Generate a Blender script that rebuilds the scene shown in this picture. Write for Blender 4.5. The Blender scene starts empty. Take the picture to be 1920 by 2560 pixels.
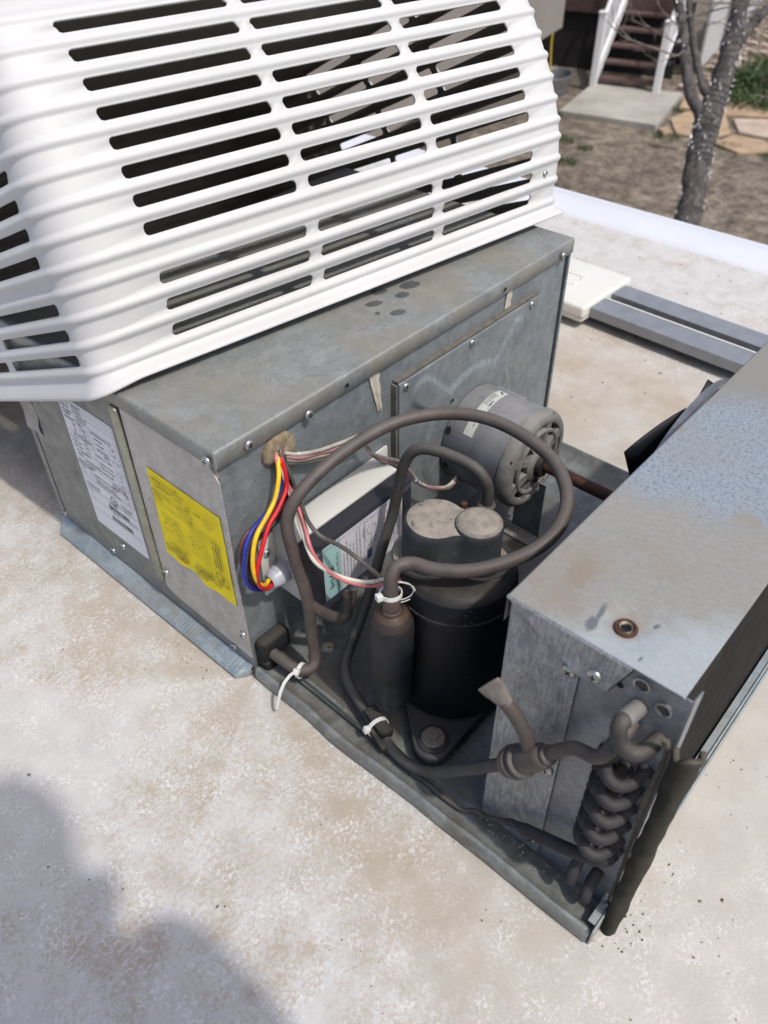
import bpy, bmesh, math, random
from mathutils import Vector, Matrix, noise as mnoise
random.seed(7)
sc = bpy.context.scene
COL = sc.collection
R = math.radians

# ------------------------------------------------------------------ camera
cam_d = bpy.data.cameras.new('camera'); cam = bpy.data.objects.new('camera', cam_d); COL.objects.link(cam)
CAM = Vector((-0.3328, -0.5080, 0.7851))
RX = Vector((0.6624, -0.7491, -0.0091)); RY = Vector((-0.5050, -0.4374, -0.7441)); RZ = Vector((0.5534, 0.4974, -0.6680))
cam.matrix_world = Matrix(((RX.x, -RY.x, -RZ.x, CAM.x), (RX.y, -RY.y, -RZ.y, CAM.y), (RX.z, -RY.z, -RZ.z, CAM.z), (0, 0, 0, 1)))
cam_d.sensor_fit = 'VERTICAL'; cam_d.sensor_height = 36.0
cam_d.lens = 36.0 * 2009.4 / 2560.0
cam_d.clip_start = 0.02; cam_d.clip_end = 400
cam_d.dof.use_dof = True; cam_d.dof.focus_distance = 0.9; cam_d.dof.aperture_fstop = 7.0
sc.camera = cam
sc.cycles.max_bounces = 7; sc.cycles.diffuse_bounces = 3; sc.cycles.glossy_bounces = 3; sc.cycles.transmission_bounces = 5; sc.cycles.caustics_reflective = False; sc.cycles.caustics_refractive = False

# ------------------------------------------------------------------ light
SUN = Vector((-0.06, -0.60, 1.0)).normalized()
w = bpy.data.worlds.new('World'); sc.world = w; w.use_nodes = True
wn = w.node_tree; sky = wn.nodes.new('ShaderNodeTexSky'); sky.sky_type = 'NISHITA'; sky.sun_disc = False
sky.sun_elevation = math.asin(SUN.z); sky.sun_rotation = math.atan2(SUN.x, SUN.y)
sky.altitude = 300; sky.air_density = 0.8; sky.dust_density = 4.0; sky.ozone_density = 0.6
wn.nodes['Background'].inputs[1].default_value = 0.15
wn.links.new(sky.outputs[0], wn.nodes['Background'].inputs[0])
sd = bpy.data.lights.new('sun', 'SUN'); sun = bpy.data.objects.new('sun', sd); COL.objects.link(sun)
sd.energy = 2.1; sd.angle = R(1.6); sd.color = (1.0, 0.955, 0.89)
sun.rotation_euler = SUN.to_track_quat('Z', 'Y').to_euler()
sun.location = (-1, -6, 10)
sc.view_settings.view_transform = 'Standard'; sc.view_settings.look = 'None'
sc.view_settings.exposure = 0.24; sc.view_settings.gamma = 1.0; sc.view_settings.use_curve_mapping = False

# ------------------------------------------------------------------ materials
MATS = {}
def _new(name):
    m = bpy.data.materials.new(name); m.use_nodes = True; MATS[name] = m
    nt = m.node_tree; b = nt.nodes['Principled BSDF']
    return m, nt, b
def N(nt, t, **kw):
    n = nt.nodes.new(t)
    for k, v in kw.items(): setattr(n, k, v)
    return n
def coords(nt, scale=(1, 1, 1), rot=(0, 0, 0)):
    tc = N(nt, 'ShaderNodeNewGeometry'); mp = N(nt, 'ShaderNodeMapping')
    mp.inputs['Scale'].default_value = scale; mp.inputs['Rotation'].default_value = rot
    nt.links.new(tc.outputs['Position'], mp.inputs['Vector']); return mp.outputs[0]
def noise(nt, vec, scale, detail=4, rough=0.55, dist=0.0):
    n = N(nt, 'ShaderNodeTexNoise'); n.inputs['Scale'].default_value = scale; n.inputs['Detail'].default_value = detail
    n.inputs['Roughness'].default_value = rough; n.inputs['Distortion'].default_value = dist
    nt.links.new(vec, n.inputs['Vector']); return n.outputs['Fac']
def ramp(nt, fac, stops, interp='LINEAR'):
    r = N(nt, 'ShaderNodeValToRGB'); r.color_ramp.interpolation = interp
    els = r.color_ramp.elements
    while len(els) < len(stops): els.new(0.5)
    for e, (p, c) in zip(els, stops):
        e.position = p; e.color = (c, c, c, 1) if not hasattr(c, '__len__') else (*c, 1)
    nt.links.new(fac, r.inputs[0]); return r.outputs[0]
def mix(nt, fac, a, b, mode='MIX'):
    m = N(nt, 'ShaderNodeMix', data_type='RGBA', blend_type=mode)
    for sock, v in ((m.inputs[0], fac), (m.inputs[6], a), (m.inputs[7], b)):
        if isinstance(v, bpy.types.NodeSocket): nt.links.new(v, sock)
        elif hasattr(v, '__len__'): sock.default_value = (*v, 1)
        else: sock.default_value = v
    return m.outputs[2]
def math_(nt, op, a, b=None):
    m = N(nt, 'ShaderNodeMath', operation=op)
    for s, v in zip(m.inputs, (a, b)):
        if v is None: continue
        if isinstance(v, bpy.types.NodeSocket): nt.links.new(v, s)
        else: s.default_value = v
    return m.outputs[0]
def bump(nt, b, h, strength=0.3, dist=0.002):
    n = N(nt, 'ShaderNodeBump'); n.inputs['Strength'].default_value = strength; n.inputs['Distance'].default_value = dist
    nt.links.new(h, n.inputs['Height']); nt.links.new(n.outputs[0], b.inputs['Normal'])
def setc(nt, b, c):
    if isinstance(c, bpy.types.NodeSocket): nt.links.new(c, b.inputs['Base Color'])
    else: b.inputs['Base Color'].default_value = (*c, 1)

def plain(name, col, rough=0.5, metal=0.0, var=0.12, scale=40, bmp=0.08, bd=0.0006, spec=None):
    m, nt, b = _new(name); v = coords(nt)
    f = noise(nt, v, scale, 5, 0.6)
    lo = tuple(max(0, c * (1 - var)) for c in col); hi = tuple(min(1, c * (1 + var)) for c in col)
    setc(nt, b, mix(nt, ramp(nt, f, [(0.3, 0), (0.7, 1)]), lo, hi))
    b.inputs['Roughness'].default_value = rough; b.inputs['Metallic'].default_value = metal
    if spec is not None: b.inputs['Specular IOR Level'].default_value = spec
    if bmp: bump(nt, b, noise(nt, v, scale * 6, 3), bmp, bd)
    return m
def dusty(name, col, dust=(0.30, 0.25, 0.19), rough=0.55, metal=0.0, amount=0.5, spec=0.4, speck=True, scale=35, lo_up=0.25, wear=None):
    """paint with dust that has settled on faces that look upward"""
    m, nt, b = _new(name); v = coords(nt)
    g = N(nt, 'ShaderNodeNewGeometry'); sep = N(nt, 'ShaderNodeSeparateXYZ'); nt.links.new(g.outputs['True Normal'], sep.inputs[0])
    up = ramp(nt, sep.outputs[2], [(lo_up, 0), (0.97, 1)])
    n1 = noise(nt, v, scale, 6, 0.65)
    d = math_(nt, 'MULTIPLY', up, ramp(nt, n1, [(0.22, 0.35), (0.6, 1)]))
    d = math_(nt, 'MULTIPLY', d, amount)
    base = mix(nt, ramp(nt, noise(nt, v, 60, 4), [(0.3, 0), (0.7, 1)]), tuple(c * 0.75 for c in col), tuple(c * 1.25 for c in col))
    if wear is not None:
        base = mix(nt, ramp(nt, noise(nt, v, 17, 6, 0.65, 0.4), [(0.48, 0), (0.70, 0.8)]), base, wear)
        base = mix(nt, ramp(nt, noise(nt, v, 140, 5, 0.75), [(0.62, 0), (0.72, 0.6)]), base, tuple(min(1, x * 2.0 + .03) for x in col))
    c = mix(nt, d, base, dust)
    if speck:
        sp = ramp(nt, noise(nt, v, 420, 2, 0.5), [(0.70, 0), (0.76, 0.55)])
        c = mix(nt, sp, c, tuple(min(1, x * 1.1) for x in dust))
    setc(nt, b, c); b.inputs['Roughness'].default_value = rough; b.inputs['Metallic'].default_value = metal
    b.inputs['Specular IOR Level'].default_value = spec
    bump(nt, b, noise(nt, v, 260, 4), 0.12, 0.0006)
    return m
def galv(name, lo, hi, rough=0.42, metal=0.35, stain=None, dark=None, spangle=95, streak=None, stain_lo=0.46, stain_hi=0.62, stain_scale=7):
    m, nt, b = _new(name); v = coords(nt)
    vo = N(nt, 'ShaderNodeTexVoronoi'); vo.inputs['Scale'].default_value = spangle; nt.links.new(v, vo.inputs['Vector'])
    sep = N(nt, 'ShaderNodeSeparateColor'); nt.links.new(vo.outputs['Color'], sep.inputs[0])
    f = math_(nt, 'ADD', math_(nt, 'MULTIPLY', sep.outputs[0], 0.22), math_(nt, 'MULTIPLY', noise(nt, v, 24, 7, 0.68), 0.78))
    c = mix(nt, ramp(nt, f, [(0.28, 0), (0.68, 1)]), lo, hi)
    fine = ramp(nt, noise(nt, v, 330, 3, 0.6), [(0.3, 0.84), (0.7, 1.12)])
    c = mix(nt, 1.0, c, fine, 'MULTIPLY')
    if streak is not None:
        sv = coords(nt, streak)
        c = mix(nt, ramp(nt, noise(nt, sv, 60, 5, 0.7), [(0.42, 0), (0.62, 0.7)]), c, tuple(x * 0.52 for x in lo))
    if stain is not None:
        s = ramp(nt, noise(nt, v, stain_scale, 6, 0.62, 0.6), [(stain_lo, 0), (stain_hi, 0.85)])
        c = mix(nt, s, c, stain)
    if dark is not None:
        s = ramp(nt, noise(nt, v, 15, 5, 0.6, 0.3), [(0.56, 0), (0.68, 0.5)])
        c = mix(nt, s, c, dark)
    setc(nt, b, c); b.inputs['Metallic'].default_value = metal
    nt.links.new(ramp(nt, noise(nt, v, 45, 5), [(0.3, rough - 0.08), (0.7, rough + 0.14)]), b.inputs['Roughness'])
    bump(nt, b, noise(nt, v, 55, 3), 0.10, 0.002)
    return m

galv('cabinet_steel', (0.185, 0.21, 0.22), (0.285, 0.315, 0.325), stain=None, rough=0.5)
galv('left_wall_steel', (0.185, 0.190, 0.178), (0.285, 0.29, 0.272), rough=0.5)
galv('lid_steel', (0.215, 0.23, 0.225), (0.31, 0.325, 0.315), stain=(0.285, 0.26, 0.205), rough=0.5, metal=0.3, stain_lo=0.45, stain_hi=0.70, stain_scale=9)
galv('access_steel', (0.38, 0.36, 0.34), (0.54, 0.52, 0.49), rough=0.42, metal=0.3)
galv('pan_steel', (0.13, 0.142, 0.14), (0.25, 0.265, 0.26), stain=(0.15, 0.135, 0.115), rough=0.5, metal=0.4)
galv('rim_steel', (0.19, 0.205, 0.20), (0.33, 0.345, 0.335), stain=(0.17, 0.165, 0.145), rough=0.5, metal=0.4, stain_scale=22)
galv('flange_steel', (0.26, 0.32, 0.34), (0.42, 0.48, 0.50), stain=(0.36, 0.34, 0.29), rough=0.45, metal=0.45)
galv('condenser_side_steel', (0.31, 0.32, 0.325), (0.49, 0.50, 0.505), streak=(9, 9, 1.2), rough=0.45)
galv('tube_sheet_steel', (0.19, 0.20, 0.215), (0.30, 0.315, 0.335), rough=0.42)
galv('fitting_steel', (0.45, 0.45, 0.44), (0.6, 0.6, 0.58), rough=0.3, metal=0.85)

# condenser top: rust tan near the pipe end, blue oxide further along, whitish round the fixing hole
m, nt, b = _new('condenser_top_steel'); v = coords(nt)
g = N(nt, 'ShaderNodeNewGeometry'); sp = N(nt, 'ShaderNodeSeparateXYZ'); nt.links.new(g.outputs['Position'], sp.inputs[0])
grain = ramp(nt, noise(nt, coords(nt, (4, 1.3, 1)), 130, 7, 0.75), [(0.22, 0), (0.78, 1)])
tan_ = mix(nt, grain, (0.245, 0.24, 0.215), (0.405, 0.395, 0.36))
tan_ = mix(nt, ramp(nt, noise(nt, v, 13, 5, 0.6), [(0.5, 0), (0.7, 0.55)]), tan_, (0.31, 0.245, 0.17))
blue = mix(nt, ramp(nt, noise(nt, v, 300, 5, 0.75), [(0.36, 0), (0.52, 1)]), (0.17, 0.195, 0.215), (0.325, 0.37, 0.405))
blue = mix(nt, ramp(nt, noise(nt, v, 12, 5, 0.6), [(0.45, 0), (0.7, 0.6)]), blue, (0.30, 0.31, 0.305))
blue = mix(nt, ramp(nt, noise(nt, v, 21, 3, 0.5), [(0.645, 0), (0.675, 0.9)]), blue, (0.31, 0.285, 0.24))
xx = math_(nt, 'ADD', sp.outputs[0], math_(nt, 'MULTIPLY', math_(nt, 'SUBTRACT', noise(nt, v, 16, 6, 0.65), 0.5), 0.17))
xx = math_(nt, 'ADD', xx, math_(nt, 'MULTIPLY', math_(nt, 'ADD', sp.outputs[1], 0.375), 0.35))
c = mix(nt, ramp(nt, math_(nt, 'MULTIPLY', xx, 2.0), [(0.36, 0), (0.47, 1)]), tan_, blue)
c = mix(nt, ramp(nt, math_(nt, 'MULTIPLY', xx, 2.0), [(0.74, 0), (0.86, 1)]), c, (0.29, 0.275, 0.245))
white = mix(nt, grain, (0.33, 0.36, 0.365), (0.50, 0.535, 0.545))
wx = math_(nt, 'ADD', math_(nt, 'MULTIPLY', math_(nt, 'ADD', sp.outputs[1], 0.40), 0.9), sp.outputs[0])
wx = math_(nt, 'ADD', wx, math_(nt, 'MULTIPLY', math_(nt, 'SUBTRACT', noise(nt, v, 42, 6, 0.7), 0.5), 0.07))
c = mix(nt, ramp(nt, math_(nt, 'MULTIPLY', wx, 5.0), [(0.26, 1), (0.46, 0)]), c, white)
def spot(cx, cy, rx, ry, rot, thr):
    mp = N(nt, 'ShaderNodeMapping', vector_type='TEXTURE'); mp.inputs['Location'].default_value = (cx, cy, .337); mp.inputs['Rotation'].default_value = (0, 0, rot); mp.inputs['Scale'].default_value = (rx, ry, 1)
    nt.links.new(g.outputs['Position'], mp.inputs['Vector']); ln = N(nt, 'ShaderNodeVectorMath', operation='LENGTH'); nt.links.new(mp.outputs[0], ln.inputs[0])
    d = math_(nt, 'ADD', ln.outputs['Value'], math_(nt, 'MULTIPLY', math_(nt, 'SUBTRACT', noise(nt, v, 190, 5, 0.7), 0.5), thr)); return ramp(nt, d, [(0.55, 0.85), (1.0, 0)])
for cx, cy, rx, ry, ro in ((.0465, -.3675, .0105, .0058, 0.1), (.062, -.3665, .010, .0026, 0.12), (.0745, -.4035, .0042, .0020, -.4), (.040, -.409, .004, .0016, 0.0)): c = mix(nt, spot(cx, cy, rx, ry, ro, 1.9), c, (0.12, 0.135, 0.15))
sp_ = math_(nt, 'MULTIPLY', spot(.064, -.390, .017, .014, 0, 1.3), 0.6); c = mix(nt, sp_, c, (0.29, 0.245, 0.18)); sp_ = math_(nt, 'MULTIPLY', spot(.085, -.335, .022, .013, 0.3, 1.5), 0.5); c = mix(nt, sp_, c, (0.29, 0.225, 0.155))
setc(nt, b, c); b.inputs['Metallic'].default_value = 0.25; b.inputs['Roughness'].default_value = 0.5
bump(nt, b, grain, 0.08, 0.001)

m, nt, b = _new('white_plastic'); v = coords(nt)
c = mix(nt, ramp(nt, noise(nt, v, 6, 5, 0.6), [(0.35, 0), (0.7, 1)]), (0.57, 0.57, 0.56), (0.62, 0.62, 0.615))
c = mix(nt, ramp(nt, noise(nt, v, 38, 6, 0.7), [(0.58, 0), (0.78, 0.30)]), c, (0.50, 0.47, 0.42))
c = mix(nt, ramp(nt, noise(nt, v, 190, 2, 0.5), [(0.765, 0), (0.79, 0.5)]), c, (0.25, 0.22, 0.19))
setc(nt, b, c); b.inputs['Roughness'].default_value = 0.55; b.inputs['Specular IOR Level'].default_value = 0.3
bump(nt, b, noise(nt, v, 90, 4), 0.05, 0.0008)
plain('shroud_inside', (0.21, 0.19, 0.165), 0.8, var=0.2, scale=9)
plain('box_plastic', (0.58, 0.58, 0.54), 0.45, var=0.04, scale=20, bmp=0.04)
plain('gland_plastic', (0.42, 0.44, 0.49), 0.35, var=0.03, bmp=0.02)
plain('tie_plastic', (0.72, 0.72, 0.68), 0.4, var=0.04, bmp=0.0)
plain('antenna_plastic', (0.68, 0.68, 0.63), 0.42, var=0.03, scale=8)
plain('antenna_metal', (0.30, 0.315, 0.335), 0.42, 0.35, var=0.12, scale=30)
plain('antenna_groove', (0.11, 0.105, 0.085), 0.7)
dusty('compressor_paint', (0.006, 0.0075, 0.012), dust=(0.34, 0.295, 0.235), rough=0.5, amount=0.14, spec=0.22, speck=True, wear=(0.010, 0.011, 0.014))
dusty('foot_paint', (0.015, 0.017, 0.024), dust=(0.12, 0.115, 0.105), rough=0.6, amount=0.4)
dusty('cover_plastic', (0.030, 0.034, 0.038), dust=(0.315, 0.28, 0.23), rough=0.7, amount=1.05, lo_up=0.80, scale=110, wear=(0.05, 0.052, 0.055))
dusty('motor_paint', (0.105, 0.118, 0.138), dust=(0.29, 0.285, 0.275), rough=0.55, amount=0.85, spec=0.35)
dusty('bell_metal', (0.17, 0.17, 0.165), dust=(0.29, 0.28, 0.26), rough=0.75, amount=0.7, spec=0.2)
dusty('accumulator_paint', (0.016, 0.019, 0.025), dust=(0.10, 0.065, 0.045), rough=0.5, amount=0.9, spec=0.25, speck=True, wear=(0.032, 0.030, 0.030))
dusty('pipe_paint', (0.075, 0.064, 0.060), dust=(0.16, 0.145, 0.13), rough=0.55, amount=0.5, spec=0.4, wear=(0.098, 0.062, 0.048))
dusty('pipe_dark', (0.048, 0.046, 0.044), dust=(0.15, 0.135, 0.115), rough=0.6, amount=0.55, spec=0.35, wear=(0.060, 0.072, 0.066))
dusty('bend_paint', (0.034, 0.032, 0.036), dust=(0.10, 0.095, 0.09), rough=0.65, amount=0.4, spec=0.3)
dusty('rubber', (0.016, 0.016, 0.016), dust=(0.10, 0.095, 0.085), rough=0.8, amount=0.5, spec=0.25)
dusty('foam', (0.050, 0.047, 0.038), dust=(0.15, 0.14, 0.11), rough=0.95, amount=0.7, spec=0.1)
plain('foam_edge', (0.11, 0.10, 0.075), 0.9, var=0.25, scale=80)
plain('rust', (0.085, 0.036, 0.020), 0.8, 0.2, var=0.45, scale=160)
plain('shaft_rust', (0.060, 0.026, 0.017), 0.7, 0.3, var=0.4, scale=120)
plain('screw_metal', (0.48, 0.48, 0.46), 0.32, 0.85, var=0.12, scale=300)
plain('dark_metal', (0.10, 0.095, 0.09), 0.5, 0.6, var=0.2)
plain('washer_metal', (0.26, 0.235, 0.195), 0.55, 0.6, var=0.2, scale=200)
plain('black_void', (0.004, 0.004, 0.005), 0.9, var=0, bmp=0)
plain('blade_black', (0.006, 0.008, 0.013), 0.6, var=0.1, bmp=0)
plain('fin_metal', (0.105, 0.10, 0.095), 0.6, 0.4, var=0.25, scale=60)
plain('putty', (0.25, 0.195, 0.125), 0.9, var=0.4, scale=120, bmp=0.5, bd=0.003)
plain('putty_pale', (0.42, 0.37, 0.27), 0.9, var=0.2)
plain('tape', (0.52, 0.49, 0.40), 0.7, var=0.16, scale=90, bmp=0.4, bd=0.002)
plain('tape_grey', (0.40, 0.37, 0.335), 0.8, var=0.16, scale=90, bmp=0.4, bd=0.002)
plain('label_white', (0.76, 0.76, 0.80), 0.45, var=0.02, scale=20, bmp=0.04)
plain('label_grey', (0.48, 0.50, 0.48), 0.6, var=0.2, scale=90, bmp=0.04)
plain('label_teal', (0.42, 0.68, 0.66), 0.45, var=0.06, scale=10, bmp=0)
plain('label_blue', (0.055, 0.085, 0.19), 0.5, var=0.05, bmp=0)
plain('print_ink', (0.045, 0.045, 0.05), 0.6, var=0, bmp=0)
plain('print_dark', (0.012, 0.012, 0.014), 0.6, var=0, bmp=0)
plain('print_red', (0.42, 0.05, 0.03), 0.6, var=0, bmp=0)
plain('print_yellow', (0.62, 0.45, 0.03), 0.6, var=0, bmp=0)
plain('print_blue', (0.03, 0.05, 0.12), 0.6, var=0, bmp=0)
plain('label_yellow', (0.95, 0.74, 0.010), 0.55, spec=0.2, var=0.08, scale=30, bmp=0.15, bd=0.002)
for nme, cc in dict(wire_yellow=(0.86, 0.50, 0.012), wire_red=(0.60, 0.012, 0.02), wire_blue=(0.018, 0.028, 0.26), wire_black=(0.012, 0.013, 0.014), wire_brown=(0.115, 0.045, 0.03), wire_pink=(0.52, 0.17, 0.175), wire_white=(0.60, 0.58, 0.50), wire_grey=(0.10, 0.095, 0.085), wire_mauve=(0.32, 0.17, 0.18), wire_dust=(0.30, 0.25, 0.21), wire_chalk=(0.42, 0.39, 0.34)).items():
    plain(nme, cc, 0.48, var=0.24, scale=55, bmp=0.05)
m, nt, b = _new('clear_plastic')
b.inputs['Base Color'].default_value = (0.30, 0.30, 0.40, 1); b.inputs['Roughness'].default_value = 0.08
b.inputs['Alpha'].default_value = 0.07; b.inputs['Specular IOR Level'].default_value = 0.8
bump(nt, b, noise(nt, coords(nt), 90, 3), 0.06, 0.001)
m, nt, b = _new('film_plastic')
b.inputs['Base Color'].default_value = (0.8, 0.82, 0.85, 1); b.inputs['Roughness'].default_value = 0.12
b.inputs['Alpha'].default_value = 0.45; b.inputs['Specular IOR Level'].default_value = 1.0

# roof membrane
m, nt, b = _new('roof_membrane'); v = coords(nt)
g = N(nt, 'ShaderNodeNewGeometry'); sp = N(nt, 'ShaderNodeSeparateXYZ'); nt.links.new(g.outputs['Position'], sp.inputs[0])
big = noise(nt, v, 4.2, 5, 0.55, 0.3); mid = noise(nt, v, 22, 6, 0.65)
flk = noise(nt, v, 210, 5, 0.72, 0.5); fin = noise(nt, v, 620, 3, 0.6)
tan_ = mix(nt, ramp(nt, mid, [(0.3, 0), (0.7, 1)]), (0.405, 0.350, 0.280), (0.49, 0.44, 0.372))
pale = mix(nt, ramp(nt, mid, [(0.3, 0), (0.7, 1)]), (0.475, 0.45, 0.412), (0.55, 0.53, 0.495))
chalk = mix(nt, ramp(nt, mid, [(0.3, 0), (0.7, 1)]), (0.495, 0.485, 0.465), (0.585, 0.578, 0.562))
# chalky coat survives away from the unit: left in the foreground and towards the far edge
s = math_(nt, 'ADD', math_(nt, 'MULTIPLY', sp.outputs[0], -1.15), 0.40)
far = ramp(nt, math_(nt, 'MULTIPLY', sp.outputs[0], 0.5), [(0.42, 0), (0.52, 0.75)])
s = math_(nt, 'ADD', math_(nt, 'MAXIMUM', s, -0.1), far)
s = math_(nt, 'ADD', s, math_(nt, 'MULTIPLY', math_(nt, 'SUBTRACT', big, 0.5), 1.5))
s = math_(nt, 'ADD', s, math_(nt, 'MULTIPLY', math_(nt, 'SUBTRACT', mid, 0.5), 0.9))
edge = math_(nt, 'ADD', s, math_(nt, 'MULTIPLY', math_(nt, 'SUBTRACT', flk, 0.5), 1.5))
mask = ramp(nt, edge, [(0.41, 0), (0.66, 1)])
front = ramp(nt, math_(nt, 'MULTIPLY', sp.outputs[1], -1.0), [(0.28, 0), (0.52, 1)])
t2 = mix(nt, math_(nt, 'MAXIMUM', front, ramp(nt, noise(nt, v, 9, 5, 0.6), [(0.42, 0), (0.66, 1)])), tan_, pale)
c = mix(nt, mask, t2, chalk)
zone = ramp(nt, s, [(0.12, 0), (0.42, 1)])
flake = ramp(nt, noise(nt, v, 250, 3, 0.6, 0.5), [(0.535, 0), (0.56, 1)])
patchy = ramp(nt, noise(nt, v, 30, 5, 0.6), [(0.44, 0), (0.60, 1)])
c = mix(nt, math_(nt, 'MULTIPLY', math_(nt, 'MULTIPLY', zone, flake), math_(nt, 'MULTIPLY', patchy, 0.75)), c, (0.685, 0.68, 0.67))
pit = ramp(nt, noise(nt, v, 420, 3, 0.65), [(0.61, 0), (0.68, 0.4)])
c = mix(nt, pit, c, (0.34, 0.30, 0.26))
c = mix(nt, 1.0, c, ramp(nt, fin, [(0.28, 0.90), (0.7, 1.07)]), 'MULTIPLY')
dirt = ramp(nt, noise(nt, v, 150, 4, 0.7), [(0.66, 0), (0.74, 0.55)])
dirt = math_(nt, 'MULTIPLY', dirt, ramp(nt, noise(nt, v, 5, 3), [(0.45, 0.25), (0.65, 1)]))
c = mix(nt, dirt, c, (0.22, 0.20, 0.18))
specks = ramp(nt, noise(nt, v, 95, 1, 0.4), [(0.80, 0), (0.815, 0.7)])
c = mix(nt, specks, c, (0.05, 0.05, 0.05))
setc(nt, b, c); b.inputs['Roughness'].default_value = 0.72; b.inputs['Specular IOR Level'].default_value = 0.3
bump(nt, b, math_(nt, 'ADD', math_(nt, 'MULTIPLY', edge, 0.3), fin), 0.22, 0.0012)
plain('roof_edge_white', (0.66, 0.68, 0.72), 0.5, var=0.03, scale=6, bmp=0.05)

# yard
m, nt, b = _new('dirt'); v = coords(nt)
c = mix(nt, ramp(nt, noise(nt, v, 2.6, 7, 0.7), [(0.32, 0), (0.68, 1)]), (0.108, 0.087, 0.066), (0.24, 0.203, 0.160))
c = mix(nt, ramp(nt, noise(nt, v, 14, 5, 0.75), [(0.38, 0.75), (0.62, 1.2)]), (0, 0, 0), c, 'MULTIPLY') if False else mix(nt, 1.0, c, ramp(nt, noise(nt, v, 7, 7, 0.85), [(0.40, 0.38), (0.60, 1.5)]), 'MULTIPLY')
c = mix(nt, ramp(nt, noise(nt, v, 0.9, 5, 0.7), [(0.62, 0), (0.70, 0.35)]), c, (0.075, 0.085, 0.03))
setc(nt, b, c); b.inputs['Roughness'].default_value = 0.95; bump(nt, b, noise(nt, v, 22, 5), 0.6, 0.03)
plain('concrete', (0.37, 0.36, 0.32), 0.85, var=0.22, scale=1.6)
plain('flagstone_tan', (0.40, 0.29, 0.19), 0.85, var=0.25, scale=4)
plain('flagstone_pink', (0.46, 0.36, 0.29), 0.85, var=0.2, scale=4)
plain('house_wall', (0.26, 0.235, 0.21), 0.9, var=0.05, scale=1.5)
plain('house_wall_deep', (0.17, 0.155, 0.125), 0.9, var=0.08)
plain('under_deck_shade', (0.022, 0.020, 0.020), 0.9, var=0.3, scale=5)  # near-black colour stands in for the shade below the deck
plain('deck_board', (0.105, 0.066, 0.058), 0.7, var=0.25, scale=7)
plain('rail_white', (0.78, 0.79, 0.80), 0.4, var=0.02)
plain('slat_white', (0.80, 0.80, 0.79), 0.5, var=0.1)
plain('wire_mesh', (0.42, 0.42, 0.42), 0.5, 0.3)
m, nt, b = _new('bark'); v = coords(nt, (1, 1, .22))
c = mix(nt, ramp(nt, noise(nt, v, 26, 7, 0.75), [(0.38, 0), (0.62, 1)]), (0.035, 0.031, 0.029), (0.185, 0.17, 0.158))
c = mix(nt, ramp(nt, noise(nt, coords(nt), 5, 4), [(0.4, 0), (0.65, 0.5)]), c, (0.10, 0.092, 0.088))
setc(nt, b, c); b.inputs['Roughness'].default_value = 0.9; bump(nt, b, noise(nt, v, 30, 6, 0.7), 0.9, 0.03)
plain('twig', (0.22, 0.185, 0.165), 0.85, var=0.25, scale=20)
plain('bulb', (0.75, 0.75, 0.75), 0.25, var=0)
plain('leaf_green', (0.055, 0.095, 0.028), 0.7, var=0.5, scale=9)
plain('tub_metal', (0.26, 0.27, 0.27), 0.45, 0.6, var=0.15, scale=9)
plain('hose_yellow', (0.50, 0.34, 0.02), 0.5)
plain('leaf_dry', (0.12, 0.075, 0.03), 0.9, var=0.4, scale=200)
plain('jacket', (0.045, 0.06, 0.09), 0.9, var=0.2, scale=30, bmp=0.3, bd=0.004)
plain('trousers', (0.05, 0.055, 0.075), 0.9, var=0.2, scale=30)
plain('skin', (0.50, 0.30, 0.22), 0.5, var=0.06)
plain('hair', (0.05, 0.03, 0.02), 0.7, var=0.3, scale=100)
plain('phone_black', (0.01, 0.01, 0.012), 0.2, var=0)
galv('strip_steel', (0.27, 0.28, 0.21), (0.42, 0.42, 0.33), rough=0.42, metal=0.5)
plain('dark_spot', (0.105, 0.115, 0.115), 0.45, 0.3, var=0.15, scale=60)
plain('dust_gasket', (0.13, 0.12, 0.10), 0.9, var=0.3, scale=90)
dusty('rubber_dusty', (0.06, 0.056, 0.05), dust=(0.36, 0.32, 0.26), rough=0.9, amount=0.9, spec=0.2)
plain('pipe_dust', (0.17, 0.15, 0.13), 0.8, var=0.2, scale=120)
plain('pipe_teal', (0.050, 0.062, 0.060), 0.6, 0.2, var=0.3, scale=60)
plain('scuff', (0.15, 0.165, 0.18), 0.5, 0.3, var=0.35, scale=260)
M = MATS

# ------------------------------------------------------------------ helpers
def tag(o, label=None, cat=None, group=None, kind=None):
    if label: o['label'] = label
    if cat: o['category'] = cat
    if group: o['group'] = group
    if kind: o['kind'] = kind
    return o
def empty(name, loc=(0, 0, 0), label=None, cat=None, group=None):
    o = bpy.data.objects.new(name, None); o.empty_display_size = 0.1; COL.objects.link(o); o.location = loc
    return tag(o, label, cat, group)
def finish(name, me, mat, parent=None, smooth=None):
    mats = mat if isinstance(mat, (list, tuple)) else [mat]
    for q in mats: me.materials.append(M[q])
    if smooth is not None:
        me.polygons.foreach_set('use_smooth', [True] * len(me.polygons)); me.set_sharp_from_angle(angle=R(smooth))
    o = bpy.data.objects.new(name, me); COL.objects.link(o)
    if parent is not None:
        o.parent = parent
        if any(abs(c) > 1e-9 for c in parent.matrix_world.translation) or parent.location.length > 0:
            pass
    return o
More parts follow.
